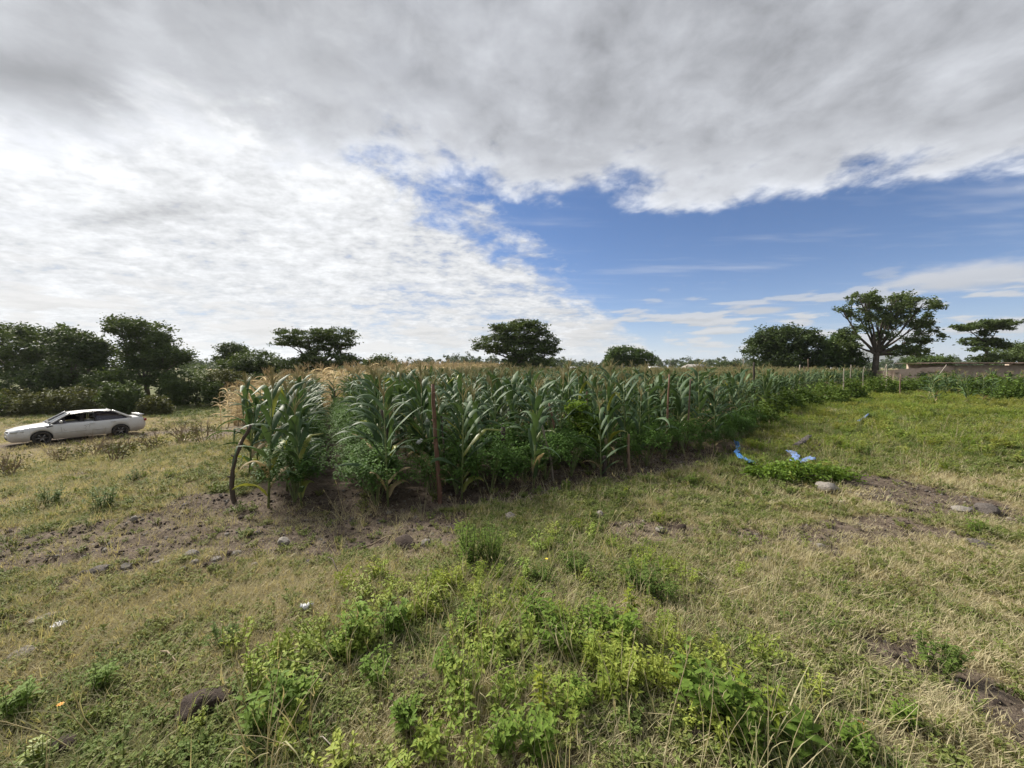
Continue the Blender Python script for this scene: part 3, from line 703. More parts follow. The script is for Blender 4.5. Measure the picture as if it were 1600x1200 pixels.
def limb_mesh(base, fork, lobes, r0, twigs=3, mat='bark', rand=random):
    """trunk to the fork, then limbs bending out to every lobe, with forked branch ends"""
    mb = MB(); base = Vector(base); fork = Vector(fork); mid = base.lerp(fork, .5) + Vector((U(-.15, .15), U(-.15, .15), 0)) * r0 * 3
    mb.tube([base - Vector((0, 0, .2)), base.lerp(mid, .25), mid, fork, fork + Vector((0, 0, r0))], [r0 * 1.5, r0 * 1.12, r0 * .95, r0 * .85, r0 * .5], 9)
    for (cx, cy_, cz, rx, ry, rz) in lobes:
        e = Vector((cx, cy_, cz - rz * .25)); m_ = fork.lerp(e, .5) + Vector((0, 0, -(e - fork).length * .06)) + Vector((U(-.3, .3), U(-.3, .3), U(-.1, .2)))
        rr = r0 * .42; mb.tube([fork - Vector((0, 0, r0 * .6)), fork.lerp(m_, .5), m_, e], [rr * 1.2, rr, rr * .75, rr * .4], 6)
        for k_ in range(twigs):
            q = m_.lerp(e, U(0, 1)); d = Vector((U(-1, 1) * rx, U(-1, 1) * ry, U(-.1, .75) * rz)) * .85; t_ = Vector((cx, cy_, cz)) + d
            mb.tube([q, q.lerp(t_, .5) + Vector((0, 0, -.1)), t_], [rr * .38, rr * .26, rr * .09], 4)
    return mb.mesh('trunk', [M[mat]], True)
def tree(name, label, cat, D, lobes_px, trunk_px, n_leaf, size, mat='acacia', clump=.6, flat=.8, r0=.22, depth=.8, group=None, shell=.5, fork_py=None, twigs=3, ground_skirt=False):
    """lobes_px: (px, py, half-width px, half-height px); the crown keeps its real depth round the trunk, D metres ahead"""
    s_ = D / F; bx = (trunk_px - 800) * s_; bz = gz(bx, D); lobes = []
    for i, (lx, ly, hw, hh) in enumerate(lobes_px):
        c = at(lx, ly, D); oy = U(-.45, .45) * hw * s_ * depth if i else 0
        lobes.append((c.x - bx, oy, c.z - bz, hw * s_, hw * s_ * depth, hh * s_))
    if ground_skirt:
        w0 = max(l_[3] for l_ in lobes); zt = max(l_[2] for l_ in lobes)
        for q in (-.55, 0, .55): lobes.append((q * w0 * 1.1, U(-.3, .3) * w0, zt * .36, w0 * .62, w0 * .5, zt * .40))
    t = thing(name, label, cat, (bx, D, bz), (0, 0, 0), group)
    low = min(l_[2] - l_[5] * .6 for l_ in lobes); fz = max(.5, low) if fork_py is None else at(trunk_px, fork_py, D).z - bz
    obj('trunk', limb_mesh((0, 0, 0), (U(-.1, .1), U(-.1, .1), fz), lobes, r0, twigs), t)
    obj('crown', crown_mesh('crown', lobes, n_leaf, size, M[mat], clump, flat, shell), t)
    return t
random.seed(5)
tree('acacia_tree', 'broad dark acacia at the photo edge, behind the bonnet of the car', 'tree', 44, [(45, 545, 62, 28), (-15, 548, 60, 34), (60, 520, 40, 15), (20, 575, 80, 25), (100, 560, 45, 22), (-20, 515, 30, 12)], 35, 26000, .15, r0=.3, twigs=5)
tree('acacia_tree', 'dark spreading acacia above the car roof, next to the taller pointed one', 'tree', 41, [(125, 543, 42, 18), (100, 525, 26, 12), (150, 555, 28, 16), (120, 580, 50, 22), (85, 590, 40, 20)], 110, 20000, .14, r0=.26, twigs=4)
tree('acacia_tree', 'upright acacia with ragged top and a skirt sloping down one side', 'tree', 40, [(215, 515, 40, 14), (228, 535, 38, 20), (222, 562, 40, 22), (262, 558, 30, 18), (285, 556, 16, 12), (230, 588, 45, 18), (190, 506, 20, 8)], 226, 24000, .13, r0=.24, twigs=5)
tree('small_tree', 'small round-topped tree peeping over the wide low thorn tree', 'tree', 62, [(362, 548, 22, 10), (352, 560, 14, 10), (374, 552, 12, 8)], 362, 6000, .17, r0=.16)
tree('thorn_tree', 'wide low thorn tree between the round-topped tree and the umbrella acacia', 'tree', 46, [(400, 568, 45, 18), (372, 575, 30, 14), (432, 576, 25, 16), (390, 585, 50, 15)], 402, 15000, .14, r0=.18)
tree('umbrella_acacia', 'flat-topped umbrella acacia with sky showing under its spreading crown', 'tree', 45, [(478, 524, 48, 9), (520, 522, 34, 11), (450, 535, 30, 7), (538, 535, 22, 8), (500, 540, 40, 10), (515, 562, 46, 14), (480, 572, 40, 13), (548, 566, 16, 10)], 508, 22000, .13, flat=.32, clump=.6, r0=.26, fork_py=568, twigs=6)
tree('round_bush', 'dome-shaped dark bush beside the umbrella acacia on the skyline', 'bush', 52, [(595, 572, 28, 14), (580, 578, 20, 12), (612, 577, 18, 11)], 595, 8000, .15, 'acacia', r0=.12)
tree('acacia_tree', 'lone wide-crowned acacia rising from the middle of the maize', 'tree', 50, [(812, 520, 42, 18), (775, 535, 36, 12), (848, 535, 26, 16), (820, 510, 30, 11), (765, 546, 28, 6), (815, 545, 50, 16), (822, 568, 40, 16), (860, 548, 14, 10), (790, 512, 22, 8)], 815, 30000, .14, flat=.45, r0=.30, fork_py=566, twigs=5)
tree('round_bush', 'dome-shaped tree beside the small blue roof', 'tree', 70, [(980, 556, 34, 15), (965, 564, 26, 14), (1000, 562, 22, 15)], 982, 13000, .18, 'acacia_l', r0=.2)
tree('small_tree', 'tiny far dome-shaped tree between the grey-roofed house and the big dense tree', 'tree', 130, [(1135, 572, 20, 6), (1148, 574, 12, 5)], 1137, 3000, .3, r0=.2)
tree('dense_tree', 'dense dark round tree standing next to the tall airy tree', 'tree', 50, [(1230, 535, 42, 22), (1200, 545, 30, 22), (1262, 545, 26, 22), (1225, 522, 32, 12), (1232, 562, 55, 20), (1268, 525, 12, 10), (1195, 532, 20, 12)], 1230, 26000, .15, 'acacia', flat=.8, r0=.28)
tree('small_tree', 'lighter green tree squeezed between the dense tree and the tall airy tree', 'tree', 47, [(1312, 545, 24, 20), (1325, 565, 24, 16), (1300, 562, 18, 16), (1308, 530, 15, 10)], 1315, 10000, .14, 'acacia_l', flat=.8, r0=.14)
tree('airy_tree', 'tall airy tree with forked trunk and sky between its branches', 'tree', 45,
     [(1385, 475, 34, 12), (1345, 468, 22, 9), (1425, 480, 30, 14), (1318, 484, 12, 9), (1445, 500, 18, 15), (1410, 505, 34, 11), (1365, 500, 26, 10), (1340, 515, 22, 9), (1430, 528, 28, 11), (1380, 525, 20, 9), (1322, 535, 18, 12), (1400, 548, 30, 10), (1440, 550, 18, 8), (1352, 462, 14, 7), (1395, 490, 20, 9), (1405, 464, 18, 8), (1440, 515, 16, 10), (1345, 490, 16, 8)], 1368, 21000, .13, 'acacia', flat=.75, clump=.42, r0=.32, fork_py=552, shell=.45, twigs=5)
tree('round_bush', 'light green bush behind the broken top of the mud wall', 'bush', 68, [(1450, 564, 30, 9), (1435, 570, 22, 8), (1470, 570, 14, 6)], 1450, 6000, .18, 'acacia_l', r0=.12)
tree('tiered_tree', 'two-tiered tree with drooping leafy plates above the rusty roof', 'tree', 54, [(1540, 507, 38, 6), (1515, 512, 18, 5), (1566, 511, 18, 5), (1540, 534, 26, 7), (1522, 545, 14, 5), (1560, 540, 16, 5), (1540, 520, 12, 6), (1538, 560, 18, 7)], 1540, 9000, .17, 'acacia', flat=.4, clump=.6, r0=.2, fork_py=535, shell=.3)
tree('dense_tree', 'dark low tree at the photo edge behind the rusty roof', 'tree', 60, [(1590, 555, 40, 16), (1625, 550, 40, 20), (1565, 562, 20, 9)], 1600, 11000, .16, 'acacia', r0=.2)
# bushes of the hedge line behind the car and before the dry maize
B = [(45, 630, 52, 26, 31, 'bush_o', 'olive bush right behind the car windscreen'), (125, 625, 45, 24, 33, 'bush_o', 'olive bush rising behind the car roof and boot'),
     (195, 618, 32, 24, 31.5, 'bush', 'dark green round bush behind the boot of the car'), (-25, 640, 40, 32, 30, 'bush', 'dark bush cut by the photo edge beyond the car nose'),
     (240, 632, 22, 11, 31, 'bush_o', 'low yellowish bush at the edge of the grass behind the car'),
     (305, 600, 42, 20, 38, 'bush', 'green bush below the upright acacia skirt'), (352, 592, 34, 18, 40, 'bush_o', 'olive bush standing where the dry maize begins'),
     (160, 600, 45, 20, 38, 'bush', 'bush filling the gap under the two car-side acacias'), (60, 598, 60, 24, 40, 'bush', 'bush under the crown of the broad dark acacia'),
     (410, 595, 34, 14, 42, 'bush', 'low bush behind the dry maize under the thorn tree'), (455, 588, 28, 11, 44, 'bush', 'low bush at the foot of the umbrella acacia'),
     (640, 586, 28, 10, 48, 'bush_o', 'low olive bush sloping down beside the skyline dome bush'), (560, 586, 26, 11, 46, 'bush_o', 'low olive bush between umbrella acacia and dome bush'), (270, 600, 24, 22, 39, 'bush', 'dark bush at the trunk of the upright acacia')]
for (bx, by, hw, hh, D, mt, lab) in B:
    tree('wild_bush', lab, 'bush', D, [(bx, by, hw * .8, hh * .85), (bx - hw * .4, by + hh * .35, hw * .55, hh * .6), (bx + hw * .45, by + hh * .3, hw * .5, hh * .65)], bx, 9000, .10, mt, ground_skirt=True, clump=.4, flat=.8, r0=.06, group='bushes of the hedge line', twigs=2)
W = [(1187, 656, 18, 12, 12.6, 'rough weed clump at the maize edge past the blue hose'), (1207, 642, 18, 12, 14.8, 'rough weed clump along the maize edge past the tall dark stake'), (1230, 632, 18, 11, 17, 'rough weed clump along the maize edge before the tall bushy one'), (1290, 622, 40, 18, 20, 'tall bushy weed clump where the lush grass meets the maize'), (1255, 628, 22, 13, 19, 'smaller weed clump leaning on the maize edge'), (1330, 618, 24, 18, 22, 'weed clump beside the thin upright fence stakes'),
     (1375, 610, 26, 16, 26, 'weed clump in front of the tall airy tree'), (1415, 605, 26, 14, 28, 'weed clump before the broken mud wall'), (1490, 602, 36, 17, 26, 'weed clump under the leaning pole'),
     (1545, 605, 40, 20, 23, 'dark weed clump among the far vegetable rows'), (1595, 610, 40, 22, 21, 'dark weed clump at the photo edge below the rusty roof'), (1455, 598, 24, 12, 30, 'weed clump against the foot of the mud wall')]
for (bx, by, hw, hh, D, lab) in W:
    hh *= 1.35 if bx < 1400 else 1.0
    tree('weed_clump', lab, 'weeds', D, [(bx, by, hw * .8, hh * .9), (bx - hw * .45, by + hh * .4, hw * .5, hh * .6), (bx + hw * .45, by + hh * .4, hw * .5, hh * .6)], bx, 5500, .07, 'weedbush', ground_skirt=True, clump=.3, flat=1.1, r0=.025, group='tall weeds by the lush grass', twigs=2)
g_ = on_ground(1240, 752)
t = thing('low_shrub', 'low dark green shrub beside the grey stone and blue plastic', 'shrub', g_)
lb = [(0, 0, .12, .42, .25, .15), (-.45, .05, .10, .35, .22, .12), (.45, 0, .10, .36, .22, .12), (.1, .1, .16, .35, .2, .14), (.8, .05, .06, .25, .2, .08)]
obj('trunk', limb_mesh((0, 0, 0), (0, 0, .04), lb, .012, 3), t); obj('crown', crown_mesh('crown', lb, 5200, .032, M['forb'], .12, .9, .3), t)
g_ = on_ground(925, 735); t = thing('feathery_weed', 'feathery light green weed standing among the maize stalks', 'weed', (1.45, 7.6, gz(1.45, 7.6)))
lb = [(0, 0, .75, .3, .3, .35), (.2, 0, .5, .25, .25, .3), (-.15, .1, 1.0, .2, .2, .2)]
obj('trunk', limb_mesh((0, 0, 0), (0, 0, .2), lb, .012, 3), t); obj('crown', crown_mesh('crown', lb, 4200, .035, M['forb'], .14, .7, .3), t)
# distant wood on the skyline
def treeline(name, label, d0, d1, n, h0, h1, size, az0=-1.4, az1=1.4, per=46, mat='acacia'):
    lo = []
    for i in range(n):
        a = U(az0, az1); D = U(d0, d1); x_ = a * D; h_ = U(h0, h1) * (.6 + .8 * float(vn(np.array([a * 9]), np.array([3.]), 77)[0])); r_ = U(.35, .75) * h_
        lo.append((x_, D, h_ * .5, r_, r_, h_ * .52))
        if random.random() < .3: lo.append((x_ + U(-1, 1), D, h_ * .95, r_ * .5, r_ * .5, h_ * .3))
    o = obj(name, crown_mesh(name, lo, per * len(lo), size, M[mat], 1.3, .8, .4)); tag(o, label, None, None, 'stuff')
treeline('far_treeline', 'far dark line of trees along the horizon', 260, 420, 620, 6.0, 9.5, .6, -.95, 1.4, 230)
treeline('far_treeline', 'bushy line of small trees across the middle distance', 95, 170, 80, 1.6, 3.2, .35, -.9, .30, 110, 'bush')

# ------------------------------------------------------------------ stakes
def stake(label, pts, r, mat, D=None, group='wooden stakes', knots=3, name='wooden_stake'):
    """pts: pixel polyline from the foot up; the foot stands on the ground, the stick leans in its own plane"""
    if D is None: g_ = on_ground(*pts[0]); D = g_.y
    else: g_ = at(pts[0][0], pts[0][1], D); g_.z = gz(g_.x, D)
    P_ = [g_ - Vector((0, 0, .15)), g_] + [at(a, b_, D + .02 * i) for i, (a, b_) in enumerate(pts[1:])]
    fine = []
    for i in range(len(P_) - 1):
        for s_ in range(4): fine.append(P_[i].lerp(P_[i + 1], s_ / 4) + Vector((U(-1, 1), U(-1, 1), 0)) * r * .22)
    fine.append(P_[-1]); n = len(fine); mb = MB()
    mb.tube([p - g_ for p in fine], [r * (1.12 - .4 * i / n) * U(.88, 1.1) for i in range(n)], 8)
    o = thing(name, label, 'stake', g_, group=group); obj('pole', mb.mesh('pole', [M[mat]], True), o)
    for k_ in range(knots):
        i = random.randrange(n // 3, n - 1); b_ = fine[i] - g_; kb = MB(); d = Vector((U(-1, 1), U(-1, 1), U(.2, .9))).normalized()
        kb.tube([b_, b_ + d * r * 2.2], [r * .5, r * .28], 6); obj('branch_stub', kb.mesh('branch_stub', [M[mat]], True), o)
    return o
random.seed(11)
stake('dark curved stake at the outer corner of the maize strip', [(366, 785), (361, 755), (368, 715), (378, 690), (392, 664)], .030, 'stake_dark', knots=4)
stake('brown broken-off stake among the plants of the narrow strip', [(478, 752), (475, 710), (472, 672)], .032, 'stake', knots=1)
stake('dark crooked stake by the yellowing maize plant', [(610, 780), (612, 735), (612, 705), (604, 668), (596, 640)], .028, 'stake_dark', knots=4)
stake('straight reddish-brown stake at the very front of the field', [(688, 788), (684, 730), (679, 660), (676, 600)], .033, 'stake_red', knots=5)
stake('thin dark stick just beside the reddish front stake', [(696, 740), (693, 690), (688, 640)], .014, 'stake_dark', D=5.9, knots=1)
stake('thin slanting stick at the far end of the furrow', [(529, 650), (525, 625), (521, 605)], .022, 'stake_dark', D=15.5, knots=0)
stake('thin dark stick in the maize beside the furrow', [(662, 655), (661, 620), (660, 592)], .022, 'stake_dark', D=8.6, knots=1)
stake('pale leaning stick with a reddish foot at the front edge', [(864, 752), (861, 720), (852, 685), (842, 645)], .020, 'stake_pale', knots=2)
stake('thick dark sawn-off post under the tall maize', [(787, 748), (787, 705), (786, 667)], .042, 'stake_dark', knots=1)
stake('leaning brown stick among the maize behind the pale one', [(870, 700), (866, 668), (858, 630)], .024, 'stake_red', D=7.6, knots=1)
stake('short reddish stake in the middle of the front maize', [(918, 700), (917, 650), (917, 612)], .026, 'stake_red', D=8.2, knots=1)
stake('reddish upright stake near where the front edge turns', [(1041, 702), (1043, 650), (1046, 585)], .026, 'stake_red', D=8.6, knots=3)
stake('grey-brown upright stake next to the reddish one at the turn', [(1074, 703), (1076, 650), (1079, 592)], .022, 'stake', D=8.9, knots=2)
stake('tall dark stake sticking above the maize by the dense tree', [(1177, 645), (1178, 600), (1178, 566)], .045, 'stake_dark', D=15, knots=2)
stake('dark charred stump of a stake at the foot of the short lone maize', [(945, 748), (944, 732), (944, 712)], .045, 'stake_dark', knots=0)
stake('brown stake behind the short lone maize plant', [(983, 740), (982, 705), (982, 678)], .028, 'stake', knots=1)
for i, (a, b_, c, D, lab, mt) in enumerate([(1162, 600, 561, 26, 'thin pale stake rising above the maize beside the tall dark stake', 'stake_pale'), (1249, 615, 570, 24, 'thin pale stake at the maize edge before the dense tree', 'stake_pale'), (1258, 604, 572, 28, 'short stake just right of the thin pale one before the dense tree', 'stake'), (1264, 600, 561, 30, 'tallest grey stake before the dense tree', 'stake'),
        (1318, 612, 576, 22, 'grey stake standing in the tall bushy weeds', 'stake_pale'), (1328, 600, 570, 31, 'thin pale stake before the low white roof', 'stake_pale'), (1385, 604, 569, 27, 'upright stake in front of the tall airy tree trunk', 'stake_pale'), (1407, 617, 585, 24, 'thin stake before the broken mud wall', 'stake'), (1349, 594, 573, 34, 'thin stake between the low white roof and the airy tree', 'stake_pale'), (1527, 606, 583, 25, 'grey post in the far vegetable rows', 'stake')]):
    stake(lab, [(a, b_), (a + U(-1, 1), (b_ + c) / 2), (a + U(-2, 2), c)], .035, mt, D=D, knots=0)
stake('thin stick leaning against the upright one at the airy tree', [(1376, 602), (1380, 588), (1384, 572)], .03, 'stake_pale', D=27, knots=0)
stake('long pale pole leaning over to the corner of the shed roof', [(1450, 612), (1464, 591), (1479, 570)], .04, 'stake_pale', D=30, knots=0)
for i, (a, top, D) in enumerate([(607, 553, 150), (700, 566, 260), (745, 565, 280), (768, 561, 200), (1048, 562, 260), (1075, 560, 240)]):
    b_ = at(a, top, D); z0 = gz(b_.x, D); mb = MB(); mb.tube([(0, 0, -.3), (0, 0, b_.z - z0)], [.16, .11], 6)
    lab = ['tallest thin utility pole beside the dome bush on the skyline', 'distant utility pole near the white gabled house', 'distant utility pole among the far trees before the lone acacia', 'utility pole seen beside the lone acacia branches', 'distant utility pole beyond the dome tree', 'distant utility pole close to the grey-roofed house'][i]
    o = thing('utility_pole', lab, 'pole', (b_.x, D, z0), group='far utility poles'); obj('pole', mb.mesh('pole', [M['bark']]), o)
    kb = MB(); kb.box((0, 0, b_.z - z0 - .5), (1.5, .12, .12)); obj('crossarm', kb.mesh('crossarm', [M['bark']]), o)
# ------------------------------------------------------------------ car
M['paint'] = plain('white_car_paint', (.60, .61, .62), .36, spec=.5, nscale=1.3, c2=(.53, .53, .52), coat=.5)
def dusty():
    m, nt, b = newmat('dusty_white_paint'); tcn = nt.nodes.new('ShaderNodeTexCoord'); sp2 = nt.nodes.new('ShaderNodeSeparateXYZ'); nt.links.new(tcn.outputs['Object'], sp2.inputs[0])
    n = noise(tcn.outputs['Object'], 5, 6, .6); f = sstep(n * .5 - E(sp2.outputs[2]) * 1.1, -.55, .05)
    nt.links.new(mixc(f, (.60, .61, .62), (.38, .335, .28)), b.inputs['Base Color']); nt.links.new((f * .5 + .28).s, b.inputs['Roughness']); b.inputs['Coat Weight'].default_value = .3; return m
M['dusty'] = dusty()
M['glass'] = plain('dark_car_glass', (.012, .013, .018), .06, spec=.7)
M['tint'] = plain('tinted_window', (.018, .016, .028), .10, spec=.6)
M['rubber'] = plain('tyre_rubber', (.018, .018, .018), .85, nscale=20, c2=(.06, .05, .04))
M['rim'] = plain('wheel_rim', (.34, .33, .32), .5, .4, nscale=8, c2=(.10, .085, .07))
M['black'] = plain('black_trim', (.012, .012, .013), .55)
M['lamp'] = plain('headlamp_glass', (.55, .58, .60), .12, .2, spec=.7)
M['red'] = plain('rear_lamp', (.25, .02, .015), .2)
M['amber'] = plain('indicator_lamp', (.75, .28, .04), .25)
M['cabin'] = plain('cabin_trim', (.03, .028, .027), .8)
M['scratch'] = plain('scratched_paint', (.17, .165, .16), .7)
def shade(me, ang=35):
    me.polygons.foreach_set('use_smooth', np.ones(len(me.polygons), bool)); me.set_sharp_from_angle(angle=R(ang)); return me
def lerpf(x, pts): return float(np.interp(x, [p[0] for p in pts], [p[1] for p in pts]))
TOP = [(-2.27, .66), (-2.24, .86), (-2.12, .925), (-1.6, .94), (-1.1, .915), (0, .895), (1.0, .895), (1.5, .84), (1.95, .765), (2.17, .68), (2.25, .56)]
BOT = [(-2.27, .42), (-2.2, .28), (-1.9, .22), (0, .20), (1.9, .20), (2.2, .21), (2.25, .30)]
WID = [(-2.27, .66), (-2.15, .77), (-1.6, .835), (0, .85), (1.4, .835), (1.95, .78), (2.15, .70), (2.25, .60)]
AX = (1.30, -1.28); AR = .345; WZ = .30
def bot(x):
    z = lerpf(x, BOT)
    for a in AX:
        d = abs(x - a)
        if d < AR: z = max(z, WZ + math.sqrt(AR * AR - d * d))
    return z
st = sorted(set([round(v, 3) for v in np.linspace(-2.27, 2.25, 46)] + [round(a + AR * math.cos(t), 3) for a in AX for t in np.linspace(0, math.pi, 15)]))
PROF = [(0, .93), (.12, .975), (.35, 1.0), (.58, .995), (.80, .975), (.93, .945), (1.0, .885)]
V = []; nP = len(PROF) + 4
for x_ in st:
    zb, zt, w_ = bot(x_), lerpf(x_, TOP), lerpf(x_, WID)
    ring = [(x_, w_ * .8, min(zb + .0, zt - .01)), ]
    for t, yy in PROF: ring.append((x_, w_ * yy, zb + (zt - zb) * t))
    for yy, dz_ in ((.6, .012), (.3, .022), (0, .026)): ring.append((x_, w_ * yy, zt + dz_))
    V += ring
Q = [(i * nP + j, (i + 1) * nP + j, (i + 1) * nP + j + 1, i * nP + j + 1) for i in range(len(st) - 1) for j in range(nP - 1)]
V = np.array(V); nV = len(V); V2 = V * (1, -1, 1); Q = np.array(Q)
Q2 = np.concatenate([Q, Q[:, ::-1] + nV])
ends = []
for i in (0, len(st) - 1):
    r_ = [i * nP + j for j in range(nP)]
    for j in range(nP - 1): ends.append((r_[j], r_[j + 1], r_[j + 1] + nV, r_[j] + nV))
CARX, CARY = -21.5, 19.0; CAR_H = math.atan2(-math.sin(R(57)), -math.cos(R(57)))
zs = [gz(CARX + math.cos(CAR_H) * a - math.sin(CAR_H) * b_, CARY + math.sin(CAR_H) * a + math.cos(CAR_H) * b_) for a in AX for b_ in (-.72, .72)]
zf, zr = (zs[0] + zs[1]) / 2, (zs[2] + zs[3]) / 2
car = thing('parked_car', 'old white four-door saloon car parked on the earth track', 'car', (CARX, CARY, sum(zs) / 4 - .01), (0, -math.atan2(zf - zr, 2.58) * .3, CAR_H))
body = obj('body', shade(mesh('body', np.concatenate([V, V2]), np.concatenate([Q2, ends]), None, [M['dusty']]), 38), car)
body.data.flip_normals() if False else None
fl = MB(); fl.box((0, 0, .33), (3.9, 1.36, .2)); obj('underbody', fl.mesh('underbody', [M['black']]), car)
for a in AX: 
    fl = MB(); fl.box((a, 0, .50), (.80, 1.52, .30)); obj('wheel_well', fl.mesh('wheel_well', [M['black']]), car)
# greenhouse: y narrows towards the roof
ZB, ZR = .895, 1.395
def gy_(z): return .775 - (z - ZB) / (ZR - ZB) * .22
def panel(pts, off=0.0, side=1, thick=.012):
    V = [(x_, side * (gy_(z_) + off), z_) for x_, z_ in pts]; V += [(a, b_ - side * thick, c) for a, b_, c in V]; n = len(pts); mb = MB()
    T = [(0, i, i + 1) for i in range(1, n - 1)] + [(n, n + i + 1, n + i) for i in range(1, n - 1)]
    mb.add(V, [(i, (i + 1) % n, n + (i + 1) % n, n + i) for i in range(n)], T); return mb
rf = []; xs = [.42, .25, -.10, -.55, -.92, -1.08]; zsr = [1.35, 1.385, 1.405, 1.405, 1.385, 1.35]; ysr = np.linspace(-1, 1, 9)
V = [(x_, yy * .575, z_ - .05 * abs(yy) ** 3) for x_, z_ in zip(xs, zsr) for yy in ysr]; V += [(a, b_, c - .03) for a, b_, c in V]; n9 = 9; off = len(xs) * n9
Q = [(i * 9 + j, i * 9 + j + 1, (i + 1) * 9 + j + 1, (i + 1) * 9 + j) for i in range(len(xs) - 1) for j in range(8)]; Q += [tuple(v + off for v in q[::-1]) for q in Q]
rim_ = [0 * 9 + j for j in range(9)] + [i * 9 + 8 for i in range(1, 6)] + [5 * 9 + j for j in range(7, -1, -1)] + [i * 9 for i in range(4, 0, -1)]
Q += [(rim_[i], rim_[(i + 1) % len(rim_)], rim_[(i + 1) % len(rim_)] + off, rim_[i] + off) for i in range(len(rim_))]
obj('roof', shade(mesh('roof', V, Q, None, [M['paint']]), 40), car)
def screen(name, x0, z0, w0, x1, z1, w1):
    V = []; 
    for i in range(5):
        t = i / 4
        for j in range(7):
            u_ = j / 3 - 1; V.append((x0 + (x1 - x0) * t - np.sign(x0) * .10 * u_ * u_, u_ * (w0 + (w1 - w0) * t), z0 + (z1 - z0) * t))
    Q = [(i * 7 + j, i * 7 + j + 1, i * 7 + j + 8, i * 7 + j + 7) for i in range(4) for j in range(6)]
    obj(name, mesh(name, V, Q, None, [M['glass']], True), car)
screen('windscreen', 1.12, .89, .72, .42, 1.35, .53); screen('rear_window', -1.76, .94, .70, -1.08, 1.345, .52)
for sd in (1, -1):
    fw = [(.94, .905), (.32, 1.335), (-.32, 1.36), (-.36, .905)]; rw = [(-.43, .905), (-.40, 1.36), (-.98, 1.335), (-1.52, .945), (-1.50, .92)]
    if sd == -1: obj('side_window', panel(fw, .0, sd).mesh('side_window', [M['tint']]), car)
    else:
        q = obj('side_window', panel([(.94, .905), (.58, 1.15), (.55, .905)], .0, sd).mesh('side_window', [M['tint']]), car); q['label'] = 'small fixed front quarter pane'
    obj('side_window', panel(rw, .0, sd).mesh('side_window', [M['tint']]), car)
    for nm, a, b_, r_ in (('windscreen_pillar', (1.08, ZB), (.38, 1.365), .030), ('rear_pillar', (-1.72, .935), (-1.03, 1.36), .05)):
        mb = MB(); pts = [(a[0] + (b_[0] - a[0]) * t, sd * (gy_(a[1] + (b_[1] - a[1]) * t) - .02), a[1] + (b_[1] - a[1]) * t) for t in np.linspace(0, 1, 5)]
        mb.tube(pts, r_, 6); obj(nm, mb.mesh(nm, [M['paint']], True), car)
    mb = MB(); mb.tube([(.98, sd * (gy_(.90)), .90), (.34, sd * gy_(1.355), 1.36), (-.36, sd * gy_(1.375), 1.375), (-1.0, sd * gy_(1.355), 1.355), (-1.55, sd * gy_(.95), .95)], .014, 5); obj('window_frame', mb.mesh('window_frame', [M['black']], True), car)
    mb = MB(); mb.tube([(-.40, sd * gy_(.90), .90), (-.36, sd * gy_(1.37), 1.37)], .03, 5); obj('door_pillar', mb.mesh('door_pillar', [M['black']], True), car)
    mi_ = MB(); mi_.tube([(.70, sd * .80, .985), (.72, sd * .90, 1.0), (.72, sd * 1.0, 1.0), (.70, sd * 1.02, .99)], [.03, .066, .062, .02], 8)
    o = obj('wing_mirror', mi_.mesh('wing_mirror', [M['paint']], True), car)
    mg_ = MB(); mg_.box((.655, sd * .955, 1.0), (.012, .12, .08)); obj('mirror_glass', mg_.mesh('mirror_glass', [M['glass']]), o)
    ys_ = lambda x_, z_: sd * (lerpf(x_, WID) * 1.0 + .003)
    for nm, pts in (('door_gap', [(.93, .30), (.98, .60), (.92, .89)]), ('door_gap', [(-.42, .26), (-.43, .6), (-.42, .89)]), ('door_gap', [(-.93, .62), (-1.10, .76), (-1.18, .91)])):
        mb = MB(); mb.tube([(x_, sd * (lerpf(x_, WID) * np.interp((z_ - .2) / .7, [0, .35, .8, 1], [.93, 1, .975, .90]) + .001), z_) for x_, z_ in pts], .006, 4); obj(nm, mb.mesh(nm, [M['black']]), car)
    for hx in (-.28, -1.02):
        mb = MB(); mb.box((hx, sd * .838, .80), (.17, .03, .035)); obj('door_handle', mb.mesh('door_handle', [M['paint']]), car)
    mb = MB(); mb.tube([(.92, sd * .853, .50), (0, sd * .858, .50), (-.9, sd * .856, .50)], .014, 5); obj('side_strip', mb.mesh('side_strip', [M['paint']], True), car)
    # fog and head lamps, indicator, rear lamp, fender vent
    mb = MB(); mb.box((2.04, sd * .60, .665), (.20, .30, .085), Matrix.Rotation(sd * -.42, 3, 'Z')); obj('headlight', mb.mesh('headlight', [M['lamp']]), car)
    mb = MB(); mb.box((1.90, sd * .735, .67), (.20, .06, .07), Matrix.Rotation(sd * -.25, 3, 'Z')); obj('indicator', mb.mesh('indicator', [M['lamp']]), car)
    mb = MB(); mb.box((2.14, sd * .60, .40), (.06, .12, .06), Matrix.Rotation(sd * -.5, 3, 'Z')); obj('bumper_lamp', mb.mesh('bumper_lamp', [M['amber']]), car)
    mb = MB(); mb.box((-2.215, sd * .62, .77), (.09, .26, .14), Matrix.Rotation(sd * .35, 3, 'Z')); obj('rear_lamp', mb.mesh('rear_lamp', [M['red']]), car)
    mb = MB(); mb.box((1.06, sd * .832, .81), (.20, .02, .045), Matrix.Rotation(.25, 3, 'Y')); obj('fender_vent', mb.mesh('fender_vent', [M['black']]), car)
